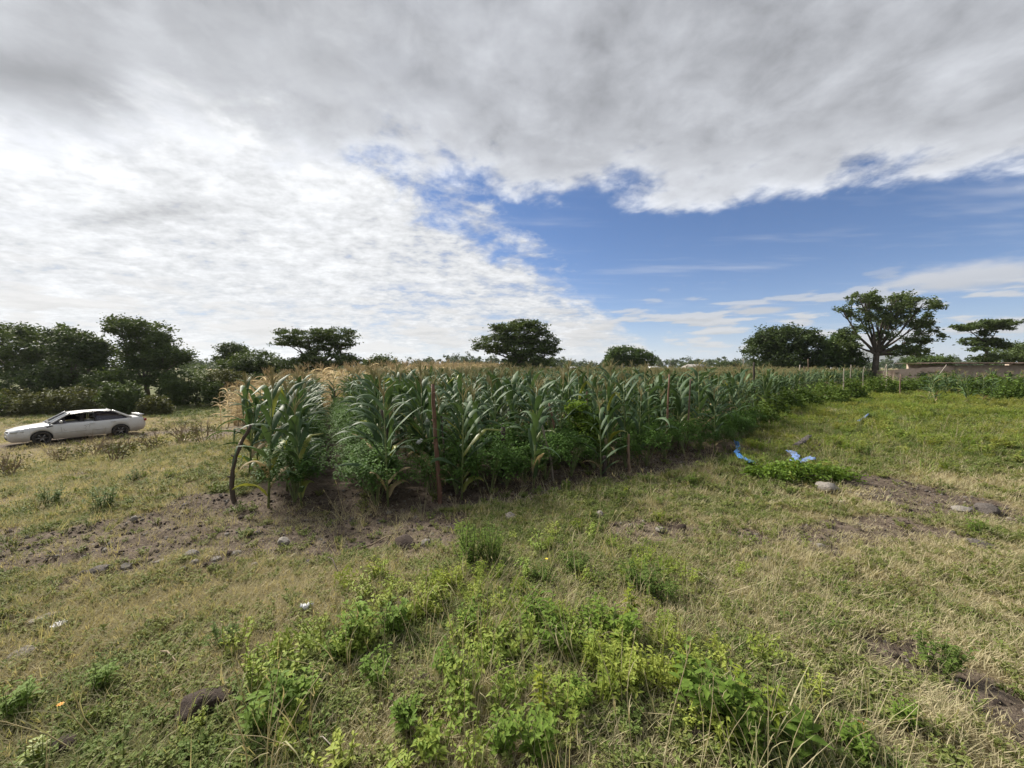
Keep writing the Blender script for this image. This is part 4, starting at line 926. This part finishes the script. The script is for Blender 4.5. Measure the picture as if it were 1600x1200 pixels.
    for a in AX:
        w = obj('wheel', None, car, (a, sd * .74, WZ)); th = np.linspace(0, 2 * math.pi, 29)[:-1]; prof = [(.16, -.09), (.27, -.095), (.297, -.075), (.30, 0), (.297, .075), (.27, .095), (.195, .09), (.19, .03)]
        V = [(r_ * math.cos(t), yy * sd, r_ * math.sin(t)) for t in th for r_, yy in prof]; n8 = len(prof); nT = len(th)
        ty = mesh('tyre', V, [(i * n8 + j, ((i + 1) % nT) * n8 + j, ((i + 1) % nT) * n8 + j + 1, i * n8 + j + 1) for i in range(nT) for j in range(n8 - 1)], None, [M['rubber']], True); obj('tyre', ty, w)
        mb = MB(); mb.tube([(0, sd * .02, 0), (0, sd * .05, 0)], .19, 20)
        obj('rim', mb.mesh('rim', [M['black']]), w); mb = MB()
        mb.tube([(0, sd * .04, 0), (0, sd * .085, 0)], [.05, .04], 10)
        for k_ in range(6):
            t = k_ * math.pi / 3; mb.tube([(.03 * math.cos(t), sd * .075, .03 * math.sin(t)), (.187 * math.cos(t), sd * .07, .187 * math.sin(t))], [.022, .018], 5)
        obj('spokes', mb.mesh('spokes', [M['rim']], True), w)
    mb = MB(); mb.box((.05, sd * .36, .78), (.14, .46, .52), Matrix.Rotation(-.25, 3, 'Y')); mb.box((-.02, sd * .36, 1.13), (.09, .26, .18), Matrix.Rotation(-.2, 3, 'Y')); obj('front_seat', mb.mesh('front_seat', [M['cabin']]), car)
mb = MB(); mb.box((-.25, 0, .80), (2.0, 1.40, .20)); obj('cabin_floor', mb.mesh('cabin_floor', [M['cabin']]), car)
mb = MB(); mb.box((.88, 0, .92), (.3, 1.3, .10)); obj('dashboard', mb.mesh('dashboard', [M['cabin']]), car)
mb = MB(); mb.box((2.205, 0, .625), (.06, .70, .06)); obj('grille', mb.mesh('grille', [M['black']]), car)
mb = MB(); mb.tube([(2.238, 0, .63), (2.246, 0, .63)], .04, 12); obj('badge', mb.mesh('badge', [M['rim']]), car)
mb = MB(); mb.box((2.232, 0, .335), (.05, .86, .085)); obj('air_intake', mb.mesh('air_intake', [M['black']]), car)
mb = MB(); V = [(2.26 - .28 * u_ * u_, u_ * .72, .435) for u_ in np.linspace(-1, 1, 9)]; mb.tube(V, .018, 5); obj('bumper_strip', mb.mesh('bumper_strip', [M['paint']], True), car)
sp_ = obj('rear_spoiler', None, car); mb = MB(); mb.box((-2.12, 0, 1.045), (.20, 1.42, .028), Matrix.Rotation(.06, 3, 'Y')); obj('wing', mb.mesh('wing', [M['paint']]), sp_)
for sd in (1, -1): mb = MB(); mb.box((-2.10, sd * .62, .985), (.13, .05, .11)); obj('wing_support', mb.mesh('wing_support', [M['paint']]), sp_)
# scraped line marks on the doors of the near side
for pts in ([(-.02, .74), (-.10, .66), (-.02, .60), (-.10, .52), (-.05, .46)], [(-.02, .74), (-.20, .745)], [(.64, .66), (.60, .54), (.52, .60)], [(-.16, .64), (-.22, .72)], [(.72, .74), (.70, .50)]):
    mb = MB(); mb.tube([(x_, lerpf(x_, WID) * np.interp((z_ - .2) / .7, [0, .35, .8, 1], [.93, 1, .975, .90]) + .001, z_) for x_, z_ in pts], .007, 4); obj('scratch_mark', mb.mesh('scratch_mark', [M['scratch']]), car)

# ------------------------------------------------------------------ shed, walls and far houses
M['mud'] = plain('mud_brick', (.46, .355, .275), .95, nscale=1.6, c2=(.36, .27, .20), bump=.6)
M['mud_d'] = plain('weathered_mud_brick', (.42, .34, .27), .95, nscale=2.2, c2=(.31, .24, .185), bump=.6)
M['rust'] = plain('rusty_sheet', (.40, .23, .165), .75, .0, nscale=1.5, c2=(.46, .34, .28))
M['rust2'] = plain('dull_tin_sheet', (.32, .26, .23), .6, .2, nscale=1.5, c2=(.22, .13, .09))
M['white_wall'] = plain('white_wall', (.72, .72, .70), .8, nscale=.6, c2=(.6, .6, .58)); M['tin'] = plain('pale_tin_roof', (.66, .67, .66), .45, .2, nscale=.5, c2=(.52, .52, .5))
M['grey_roof'] = plain('grey_roof', (.27, .255, .235), .8, nscale=.5, c2=(.20, .185, .17)); M['blue_roof'] = plain('blue_roof', (.16, .30, .62), .5, nscale=.4, c2=(.13, .24, .50)); M['red_roof'] = plain('red_roof', (.36, .14, .10), .7)
def wall_run(name, parent, a, b_, h0, h1, thick, mat, ragged=.0, n=14):
    a = Vector(a); b_ = Vector(b_); d = (b_ - a); nrm = Vector((-d.y, d.x)).normalized() * thick / 2; mb = MB(); V = []
    for i in range(n + 1):
        t = i / n; q = a + d * t; h_ = h0 + (h1 - h0) * t + (U(-ragged, ragged) if 0 < i < n else 0); z0 = gz(q.x, q.y) - .2
        for s_ in (1, -1):
            V += [(q.x + nrm.x * s_, q.y + nrm.y * s_, z0), (q.x + nrm.x * s_, q.y + nrm.y * s_, h_)]
    Q = []
    for i in range(n):
        k_ = i * 4; Q += [(k_, k_ + 4, k_ + 5, k_ + 1), (k_ + 2, k_ + 3, k_ + 7, k_ + 6), (k_ + 1, k_ + 5, k_ + 7, k_ + 3)]
    Q += [(0, 1, 3, 2), (n * 4, n * 4 + 2, n * 4 + 3, n * 4 + 1)]; mb.add(V, Q)
    return obj(name, mb.mesh(name, [M[mat]]), parent)
w_ = thing('mud_wall', 'broken mud-brick garden wall adjoining the rusty-roofed shed', 'wall')
wall_run('wall', w_, (42.2, 42.5), (49.6, 43.2), 1.62, 2.05, .3, 'mud', .06)
wall_run('return_wall', w_, (42.2, 42.66), (43.6, 50), 1.60, 1.5, .3, 'mud', .06, 8)
random.seed(3)
for k_ in range(30):
    t = U(.02, .98); mb = MB(); mb.box((42.2 + 7.4 * t, 42.33 + .7 * t, U(.5, 1.5)), (.42, .06, .17)); obj('brick', mb.mesh('brick', [M['mud_d' if k_ % 2 else 'mud']]), w_)
sh = thing('mud_shed', 'low mud-brick shed with flat rusty sheet roof', 'shed')
wall_run('wall', sh, (49.7, 43.2), (61.0, 41.8), 2.12, 2.14, .3, 'mud_d', 0, 10); wall_run('wall', sh, (61.0, 41.96), (63.0, 49), 2.14, 2.3, .3, 'mud_d', 0, 6); wall_run('wall', sh, (49.7, 43.4), (51.5, 50), 2.12, 2.3, .3, 'mud_d', 0, 6)
mb = MB(); mb.box((45.6, 42.68, 1.12), (1.1, .12, .32), Matrix.Rotation(.094, 3, 'Z')); obj('opening', mb.mesh('opening', [M['black']]), w_)
mb = MB(); mb.box((59.3, 41.84, 1.0), (1.0, .12, 1.9), Matrix.Rotation(-.123, 3, 'Z')); obj('door', mb.mesh('door', [M['bark']]), sh)
for k_ in range(16):                                      # corrugated sheets
    x0 = 48.6 + k_ * .86; y0 = 43.0 - (x0 - 49.7) * .124; V = []; tl = U(-.05, .05)
    for i in range(13):
        u_ = i / 12 * .95; zc_ = .018 * math.sin(i * math.pi / 1.5)
        V += [(x0 + u_, y0 - .65 + U(-.02, .02) * 0, 2.40 + zc_ + tl * .4), (x0 + u_ + 1.2, y0 + 7, 2.46 + zc_ + tl)]
    V += [(a, b2, c - .07) for a, b2, c in V]; Q = [(2 * i, 2 * i + 2, 2 * i + 3, 2 * i + 1) for i in range(12)]; Q += [tuple(v + 26 for v in q[::-1]) for q in Q] + [(2 * i, 2 * i + 26, 2 * i + 28, 2 * i + 2) for i in range(12)]
    obj('roof_sheet', mesh('roof_sheet', V, Q, None, [M['rust' if random.random() < .72 else 'rust2']]), sh)
def house(label, pxl, pyl, wpx, D, eave, ridge, roof, wall='white_wall', depth=7, rz=0.0, gable=False):
    c = at(pxl, pyl, D); w = wpx * D / F; z0 = gz(c.x, D); t = thing('far_house', label, 'house', (c.x, D + depth / 2, z0), (0, 0, rz), 'far houses'); L_, W_ = (depth, w) if gable else (w, depth)
    mb = MB(); mb.box((0, 0, eave / 2), (w, depth, eave)); obj('wall', mb.mesh('wall', [M[wall]]), t)
    hx, hy = w / 2 + .4, depth / 2 + .4; e2 = eave - .12
    if gable: V = [(-hx, -hy, e2), (hx, -hy, e2), (hx, hy, e2), (-hx, hy, e2), (0, -hy, ridge), (0, hy, ridge)]; Q = [(0, 4, 5, 3), (1, 2, 5, 4), (0, 3, 2, 1)]; T = [(0, 1, 4), (2, 3, 5)]
    else: V = [(-hx, -hy, e2), (hx, -hy, e2), (hx, hy, e2), (-hx, hy, e2), (-hx * .72, 0, ridge), (hx * .72, 0, ridge)]; Q = [(0, 1, 5, 4), (2, 3, 4, 5), (0, 3, 2, 1)]; T = [(1, 2, 5), (3, 0, 4)]
    obj('roof', mesh('roof', V, Q, T, [M[roof]]), t)
    for k_ in (-.25, .25): mb = MB(); mb.box((w * k_, -depth / 2, eave * .55), (1.2, .1, 1.1)); obj('window', mb.mesh('window', [M['glass']]), t)
    return t
house('white gabled house shining between the far trees', 683, 575, 12, 235, 2.4, 5.6, 'tin', depth=8, gable=True)
house('tiny blue-roofed house partly behind the dome tree', 987, 573, 22, 88, 1.9, 2.7, 'blue_roof', depth=6)
house('grey hip-roofed house standing above the maize tops', 1095, 575, 26, 86, 1.75, 2.6, 'grey_roof', depth=6)
house('pale low house just past the dome tree', 1028, 577, 12, 88, 1.7, 2.25, 'tin', depth=6)
house('long low white-roofed house left of the airy tree trunk', 1342, 580, 30, 62, 1.45, 2.0, 'tin', depth=6)
house('small pale house showing under the lone acacia', 858, 579, 11, 86, 1.65, 2.2, 'tin', depth=6)
house('small white house between the lone acacia and the blue roof', 868 + 30, 580, 9, 88, 1.6, 2.1, 'tin', depth=6)
house('small dull house among the far trees beside the white gabled house', 664, 576, 9, 240, 2.4, 4.2, 'grey_roof', 'mud', 8)
hx = np.linspace(2200, 5200, 60); hz_ = 150 * np.sin(np.clip((hx - 2200) / 3000, 0, 1) * math.pi) * (.8 + .3 * np.sin(hx * .004) + .1 * np.sin(hx * .013)); V = []
for a, c in zip(hx, hz_): V += [(a, 3600, -3), (a, 3750, max(c, 0) * .98), (a, 4000, max(c, 0)), (a, 4600, -3)]
M['hill'] = plain('wooded_hill', (.06, .075, .04), .95, nscale=.01, c2=(.09, .09, .05))
o = obj('hills', mesh('hills', V, [(i * 4 + j, i * 4 + 4 + j, i * 4 + 5 + j, i * 4 + 1 + j) for i in range(59) for j in range(3)], None, [M['hill']], True)); tag(o, kind='structure')

# ------------------------------------------------------------------ stones, clods, scraps of plastic
def rock_mesh(seed, rough=.22, n=10):
    r_ = np.random.default_rng(seed); V = []; ph = r_.uniform(0, 6, 12)
    d0 = r_.normal(size=(7, 3)); d0 /= np.linalg.norm(d0, axis=1)[:, None]; cut = r_.uniform(.62, .9, 7)
    for i in range(n + 1):
        for j in range(2 * n):
            th, p = math.pi * i / n, math.pi * j / n; d = np.array([math.sin(th) * math.cos(p), math.sin(th) * math.sin(p), math.cos(th)]); r = 1.0
            for q, c in zip(d0, cut):
                k_ = d @ q
                if k_ * r > c: r = c / k_
            r *= 1 + rough * .35 * math.sin(5 * d[0] + ph[0]) * math.sin(4 * d[1] + ph[1]) + rough * .2 * math.sin(11 * d[2] + ph[2] + 7 * d[0])
            V.append(d * r)
    m_ = 2 * n; Q = [(i * m_ + j, i * m_ + (j + 1) % m_, (i + 1) * m_ + (j + 1) % m_, (i + 1) * m_ + j) for i in range(n) for j in range(m_)]
    return np.array(V), [q[::-1] for q in Q]
RK = [rock_mesh(i) for i in range(8)]
RM = {(i, mt): shade(mesh('stone', RK[i][0], RK[i][1], None, [M[mt]]), 28) for i in range(8) for mt in ('stone', 'stone_d', 'clod')}
def stone(label, pxl, pyl, wpx, mt='stone', flat=.55, name='stone', cat='stone', sink=.35, i=None):
    g_ = on_ground(pxl, pyl); s_ = wpx / 2 * (g_.y) / F; i = random.randrange(8) if i is None else i
    o = obj(name, RM[(i, mt)], None, (g_.x, g_.y + s_ * .3, g_.z + s_ * flat * (1 - sink * 2) * .8), (U(-.2, .2), U(-.2, .2), U(0, 6.28)), (s_, s_ * U(.7, 1), s_ * flat)); return tag(o, label, cat, 'stones lying on the ground')
random.seed(17)
for a in [('large smooth grey stone beside the low green shrub', 1294, 768, 36, 'stone', .6), ('small pale stone next to the large grey one', 1319, 787, 15, 'stone', .6), ('dark blocky stone near the photo edge by the lush grass', 1546, 800, 32, 'stone_d', .55), ('flat pale stone beside the dark blocky one', 1506, 800, 26, 'stone', .4),
          ('reddish dark boulder in the worn turf at the photo edge', 1537, 858, 34, 'stone_d', .6), ('small round stone in the worn turf', 1284, 856, 15, 'stone', .7), ('pale lumpy stone pair, the bigger one, in the worn soil', 1195, 878, 16, 'stone', .7), ('small dark stone close to the pale lumpy one', 1226, 886, 14, 'stone_d', .7),
          ('white stone at the edge of the bare strip', 1032, 832, 18, 'stone', .6), ('large half-buried rock at the bare soil bank', 628, 858, 46, 'clod', .5), ('grey rounded rock at the head of the bare track', 441, 852, 22, 'stone', .8), ('round stone beside the large half-buried rock', 664, 854, 18, 'stone', .8),
          ('stone standing on soil under the front vegetables', 797, 812, 22, 'stone', .8), ('grey stone in the dark soil below the lone maize', 938, 808, 18, 'stone', .8), ('long flat pale stone at the photo edge on the turf', 28, 1030, 46, 'stone', .3), ('dull flat stone behind the long pale one', 62, 972, 36, 'stone', .35),
          ('wide stone in the row on the bare track', 150, 898, 34, 'stone_d', .5), ('pointed stone in the row on the bare track', 196, 888, 18, 'stone', .6), ('oval stone in the row on the bare track', 248, 880, 15, 'stone', .5), ('biggest rock of the pile on the bare track', 296, 874, 26, 'stone', .7),
          ('small dark stone of the pile on the bare track', 285, 893, 16, 'stone_d', .7), ('middle stone of the pile on the bare track', 301, 885, 15, 'stone', .7), ('flat stone trailing the pile on the bare track', 335, 876, 17, 'stone', .5), ('last thin stone of the pile towards the maize', 368, 868, 18, 'stone', .4),
          ('small grey stone above the row on the bare track', 170, 853, 12, 'stone', .6), ('elongated pale stone past the pile', 395, 886, 15, 'stone', .5), ('stone on the turf beside the torn scrap', 380, 968, 18, 'stone', .35), ('flat pale stone in the worn turf near the photo middle height', 1348, 922, 16, 'stone', .4), ('low stone in the trampled turf', 1452, 910, 20, 'stone', .35), ('small dark stone in the turf', 480, 885, 16, 'stone_d', .7)]: stone(*a)
for a in [('big dark lump of earth in the turf with grass round it', 308, 1122, 84, 'clod', .55), ('black lump of earth or rock at the bottom photo edge', 90, 1176, 44, 'clod', .6), ('burnt black clod beside the yellowish weeds', 1088, 1176, 60, 'clod', .45), ('dark clod in the turf beside the big lump', 80, 1072, 40, 'clod', .35), ('dark clod on the mound under green weeds', 655, 1075, 46, 'clod', .5)]: stone(*a, name='soil_clod', cat='clod')
# gravel and crumbs of soil
x, y = frustum_pts(60000, 1.0, 9); k_ = keep(x, y, np.clip(soil(x, y) * .8 + .03, 0, 1)) & ~(in_poly(x, y, GREEN_POLY) & (seg_dist(x, y, FRONT[:7]) > .8)); x, y = x[k_][:26000], y[k_][:26000]; m = len(x)
pb = []
for i, mt in enumerate(('stone', 'clod', 'clod', 'stone_d')):
    V, Q = rock_mesh(40 + i, .3, 4); pb.append(mesh('pebble', V * (1, .8, .6), Q, None, [M[mt]]))
scatter('gravel', 'scattered small stones and crumbs of soil on the bare ground', pb, x, y, rng.lognormal(-4.6, .55, m), rng.choice(4, m, p=[.22, .4, .3, .08]), rng.random(m), .5)
M['blue_plastic'] = plain('blue_plastic', (.06, .25, .62), .4, nscale=6, c2=(.05, .16, .40)); M['pale_plastic'] = plain('faded_blue_plastic', (.20, .32, .60), .5, nscale=9, c2=(.07, .095, .16)); M['white_plastic'] = plain('white_plastic', (.78, .78, .78), .4, nscale=9, c2=(.6, .6, .6))
def ribbon(name, label, cat, pxs, w, mat, lift=.03, crumple=.03):
    """crumpled strip of plastic sheet lying over the grass"""
    pts = [on_ground(*p) for p in pxs]; fine = []
    for i in range(len(pts) - 1):
        for s_ in range(7): fine.append(pts[i].lerp(pts[i + 1], s_ / 7))
    fine.append(pts[-1]); V = []; n = 7; o0 = fine[0].copy()
    for i, p in enumerate(fine):
        d = (fine[min(i + 1, len(fine) - 1)] - fine[max(i - 1, 0)]); d.z = 0; d.normalize(); s_ = Vector((-d.y, d.x, 0)); ww = w * (.65 + .5 * random.random())
        for j in range(n):
            u_ = j / (n - 1) - .5; q = p + s_ * u_ * ww; q.z = p.z + lift + crumple * (math.sin(j * 2.1 + i * .9) + U(-.8, .8)) + .05 * (.25 - u_ * u_); V.append(tuple(q - o0))
    V = np.array(V); N_ = len(V); Q = [(i * n + j, i * n + j + 1, (i + 1) * n + j + 1, (i + 1) * n + j) for i in range(len(fine) - 1) for j in range(n - 1)]
    Q2_ = [tuple(v + N_ for v in q[::-1]) for q in Q]
    o = obj(name, mesh(name, np.concatenate([V, V - (0, 0, .004)]), Q + Q2_, None, [M[mat]], True), None, o0); return tag(o, label, cat)
ribbon('plastic_hose', 'bright blue flattened hose lying at the corner of the maize', 'hose', [(1150, 699), (1154, 711), (1149, 718), (1160, 727), (1177, 735)], .10, 'blue_plastic', .14, .02)
ribbon('plastic_sheet', 'crumpled faded blue plastic sheet behind the low shrub', 'sheet', [(1234, 714), (1244, 721), (1240, 730), (1253, 731), (1268, 724)], .15, 'pale_plastic', .12, .010)
ribbon('plastic_sheet', 'grey end of netting trailing up from the faded blue sheet', 'netting', [(1243, 712), (1256, 703), (1264, 694)], .12, 'stone_d', .22, .02)
ribbon('pipe_strip', 'pale strip lying in the lush grass away from the blue sheet', 'strip', [(1340, 666), (1350, 659), (1357, 653)], .07, 'pale_plastic', .16, .01)
ribbon('plastic_scrap', 'white crumpled plastic scrap on the open turf', 'scrap', [(84, 990), (94, 986), (104, 984)], .045, 'white_plastic', .04, .012)
ribbon('plastic_scrap', 'small torn black and white scrap in the turf', 'scrap', [(470, 962), (480, 959), (488, 955)], .03, 'white_plastic', .05, .01)
for i, (a, b_, D) in enumerate([(656, 690, 6.2), (604, 708, 6.0), (722, 696, 6.3), (668, 658, 6.9)]):
    c = at(a, b_, D); V, Q = rock_mesh(70 + i, .6, 6); o = obj('plastic_scrap', mesh('plastic_scrap', V * (.035, .02, .06), Q, None, [M['white_plastic']]), None, c, (U(0, 1), U(0, 1), U(0, 3))); 
    tag(o, ['white scrap of plastic caught in the vegetables beside the reddish front stake', 'white scrap caught in the vegetables beside the crooked dark stake', 'thin white scrap hanging in the vegetables past the reddish front stake', 'white scrap hanging high among the maize leaves by the front stake'][i], 'scrap', 'scraps caught in the plants')
# ------------------------------------------------------------------ weeds one can pick out
random.seed(29)
FB = {'fern': [forb('foliage', M['forb'], 34, .26, .12, 26, .030, .010, M['stalk']) for _ in range(2)], 'leafy': [forb('foliage', M['forb'], 16, .20, .10, 11, .055, .026, M['stalk'], .1) for _ in range(4)],
      'yellow': [forb('foliage', M['forb_y'], 6, .22, .06, 12, .055, .022, M['stalk'], .2) for _ in range(3)], 'big': [forb('foliage', M['forb'], 4, .20, .07, 6, .13, .055, M['stalk'])], 'dark': [forb('foliage', M['weedbush'], 20, .22, .14, 14, .045, .024, M['stalk'], .1) for _ in range(2)]}
WEEDS = [('fern', 735, 886, 1.5, 'bushy feathery bright green weed crowning the mound'), ('fern', 768, 884, 1.3, 'smaller feathery weed leaning on the bushy one'), ('leafy', 565, 1010, 1.3, 'broad dark green weed patch at the flank of the mound'), ('leafy', 608, 1000, 1.1, 'leafy weed beside the broad dark patch'), ('leafy', 530, 1035, .8, 'low leafy weed below the broad dark patch'),
         ('leafy', 740, 1000, 1.0, 'leafy weed in the middle of the mound'), ('leafy', 690, 1060, .8, 'pale leafy weed above the dark clod on the mound'), ('leafy', 595, 1075, .9, 'greyish low weed left of the dark clod'), ('leafy', 840, 1000, 1.3, 'thick green weed just past the mound middle'), ('leafy', 870, 1020, 1.1, 'leafy weed with pointed leaves next to the thick green one'),
         ('leafy', 930, 990, 1.0, 'leafy weed under the yellow-tipped one'), ('yellow', 985, 985, 1.3, 'tall yellow-tipped weed on the mound'), ('leafy', 965, 1010, 1.2, 'bright weed at the foot of the yellow-tipped one'), ('dark', 1000, 925, 1.1, 'dark green weed by the pale arched twigs'), ('dark', 1030, 945, .9, 'dark weed in front of the pale arched twigs'), ('dark', 900, 900, .9, 'grey-green weed near the tiny yellow flower'),
         ('dark', 850, 915, .8, 'dull weed behind the mound weeds'), ('yellow', 1062, 1075, 1.0, 'yellow upright weed at the mound edge'), ('leafy', 1100, 1120, 1.3, 'drooping leafy weed beside the yellow upright one'), ('leafy', 1085, 1090, .9, 'small leafy weed between the yellow and drooping ones'), ('yellow', 1160, 1105, 1.0, 'thin yellow weed with bare twigs'), ('leafy', 1155, 1150, 1.0, 'leafy weed below the thin yellow one'),
         ('yellow', 1195, 1160, 1.1, 'yellow-green weed beside the big-leaved plant'), ('big', 1265, 1190, .95, 'big-leaved plant with long upright oval leaf'), ('leafy', 1180, 1190, .9, 'green star-leaved weed at the bottom photo edge'), ('leafy', 1345, 1190, .7, 'small weed near the orange flower'), ('dark', 1470, 1055, 1.0, 'isolated dark green tuft on the open turf'), ('leafy', 830, 1195, 1.0, 'three-leaved weed at the bottom photo edge'),
         ('leafy', 780, 1190, .8, 'pale weed next to the three-leaved one'), ('yellow', 850, 1120, .9, 'slender spike weed above the three-leaved one'), ('yellow', 978, 775, .8, 'lone bright yellow-green seedling on the bare soil'), ('leafy', 885, 768, .9, 'broad-leaved seedling at the foot of the pale leaning stick'), ('yellow', 60, 1195, .7, 'yellow-leaved weed beside the black lump'), ('leafy', 410, 1150, 1.2, 'loose green weed patch near the big lump of earth'),
         ('leafy', 465, 1120, 1.0, 'second green weed patch near the big lump of earth'), ('leafy', 15, 1130, 1.0, 'green weed at the corner of the turf'), ('leafy', 155, 1080, .8, 'feathery low weed on the open turf'), ('dark', 350, 1015, .8, 'olive tuft beside the fallen twig'), ('leafy', 900, 1110, .7, 'small weed in the straw on the mound'), ('leafy', 1420, 1140, .7, 'faint weed on the trampled turf'),
         ('leafy', 640, 1140, .8, 'weed in straw below the dark clod'), ('leafy', 1080, 760, 1.0, 'low weed on the soil at the front edge'), ('dark', 160, 800, 1.4, 'wide low green weed on the left turf'), ('dark', 80, 790, 1.4, 'wide low weed near the dry shrubs'), ('dark', 210, 755, 1.2, 'green weed in the turf halfway to the car'), ('leafy', 1525, 835, 1.0, 'pale green weed by the reddish boulder'), ('dark', 1350, 715, 1.3, 'dark weed in the lush grass past the blue sheet'), ('dark', 1450, 650, 1.6, 'brownish weed hump in the lush grass')]
for kd, a, b_, sc, lab in WEEDS:
    g_ = on_ground(a, b_); t = thing('weed', lab, 'weed', g_, (0, 0, U(0, 6.28)), 'weeds in the turf', sc * U(.92, 1.05)); obj('foliage', random.choice(FB[kd]), t)
def twigs(label, pxl, pyl, h_, n, mat='twig', spread=.5, cat='shrub', leaves=0):
    g_ = on_ground(pxl, pyl); t = thing('dry_shrub', label, cat, g_, (0, 0, 0), 'dry twiggy shrubs'); mb = MB()
    def br(p, d, l_, r_, k_):
        q = p + d * l_ * .5 + Vector((U(-1, 1), U(-1, 1), U(-.3, .3))) * l_ * .08; e = p + d * l_; mb.tube([p, q, e], [r_, r_ * .8, r_ * .5], 4, 0, False)
        if k_:
            for _ in range(3): br(p.lerp(e, U(.4, 1)), (d + Vector((U(-1, 1), U(-1, 1), U(-.2, .7))) * .7).normalized(), l_ * U(.4, .65), r_ * .5, k_ - 1)
    for _ in range(n): br(Vector((U(-.1, .1), U(-.1, .1), -.02)) * 1, Vector((U(-1, 1) * spread, U(-1, 1) * spread, 1)).normalized(), h_ * U(.5, .8), .006 + h_ * .006, 2)
    obj('twigs', mb.mesh('twigs', [M[mat]]), t)
    if leaves: obj('crown', crown_mesh('crown', [(0, 0, h_ * .35, h_ * .7, h_ * .7, h_ * .4)], leaves, .03, M['bush_o'], .18, .8, .2), t)
for a in [('brown bare twiggy shrub at the photo edge before the car nose', 18, 745, .75, 14), ('bare twiggy shrub before the front wheel of the car', 95, 725, .65, 12), ('bare twiggy shrub before the car doors', 150, 715, .8, 12), ('taller twiggy shrub before the rear wheel', 182, 722, .8, 10), ('twiggy shrub just past the boot of the car', 285, 692, 1.0, 12), ('leafy low shrub on the turf past the car', 318, 694, .8, 8), ('twiggy shrub with few leaves beside the track', 240, 705, .7, 10)]: twigs(*a, leaves=500, spread=.8)
def stick(label, pxs, r_, mat='twig', up=0.02, cat='twig'):
    pts = [on_ground(*p) + Vector((0, 0, up + (U(0, .05) if 0 < i < len(pxs) - 1 else 0))) for i, p in enumerate(pxs)]; mb = MB(); mb.tube([p - pts[0] for p in pts], [r_ * (1 - .5 * i / len(pts)) for i in range(len(pts))], 5); o = obj('fallen_twig', mb.mesh('fallen_twig', [M[mat]], True), None, pts[0]); tag(o, label, cat, 'twigs on the ground')
stick('forked fallen twig lying on the open turf', [(242, 1026), (262, 1035), (278, 1046), (306, 1052)], .005); stick('thin stick upright in the turf near the bare track', [(528, 905), (520, 890), (512, 880)], .006, 'stake_dark', .06)
stick('pale arched twig lying across the turf', [(1030, 900), (1065, 896), (1095, 908), (1125, 930)], .004, 'stake_pale', .05); stick('long straw lying in the turf below the lump of earth', [(475, 1168), (505, 1180), (530, 1192)], .003, 'stake_pale', .03); stick('crooked root on the bare soil bank', [(560, 862), (580, 858), (598, 850), (606, 842)], .010, 'twig', .03)
M['petal'] = plain('orange_petal', (.85, .36, .02), .6); M['petal_y'] = plain('yellow_petal', (.85, .70, .05), .6)
for (a, b_, h_, mt, lab) in [(112, 1140, .11, 'petal', 'orange flower nodding on a pale bent stem'), (1362, 1150, .05, 'petal', 'small orange flower near the big-leaved plant'), (863, 905, .16, 'petal_y', 'tiny yellow flower among the mound weeds')]:
    g_ = on_ground(a, b_); t = thing('wild_flower', lab, 'flower', g_); mb = MB(); tip = Vector((-.05, 0, h_)); mb.tube([(0, 0, -.01), (-.01, 0, h_ * .5), tip], [.003, .0025, .002], 4, 0, False); obj('stem', mb.mesh('stem', [M['stalk']]), t)
    mb = MB()
    for k_ in range(8): an = k_ * .785; leaf(mb, tip, Vector((math.cos(an), math.sin(an), .35)), Vector((0, 0, 1)), .016, .009, .5)
    obj('petals', mb.mesh('petals', [M[mt]]), t)

# ------------------------------------------------------------------ HAZE: thin air between here and the far hills
mh = bpy.data.materials.new('thin_air'); mh.use_nodes = True; mh.node_tree.nodes.clear()
vp = mh.node_tree.nodes.new('ShaderNodeVolumePrincipled'); vp.inputs['Density'].default_value = .00013; vp.inputs['Color'].default_value = (.86, .92, 1, 1); vp.inputs['Anisotropy'].default_value = .2
mo = mh.node_tree.nodes.new('ShaderNodeOutputMaterial'); mh.node_tree.links.new(vp.outputs[0], mo.inputs['Volume'])
mb = MB(); mb.box((0, 2500, 85), (8200, 5200, 190)); hz = obj('haze', mb.mesh('haze', [mh])); tag(hz, 'thin pale air over the whole place', None, None, 'stuff')
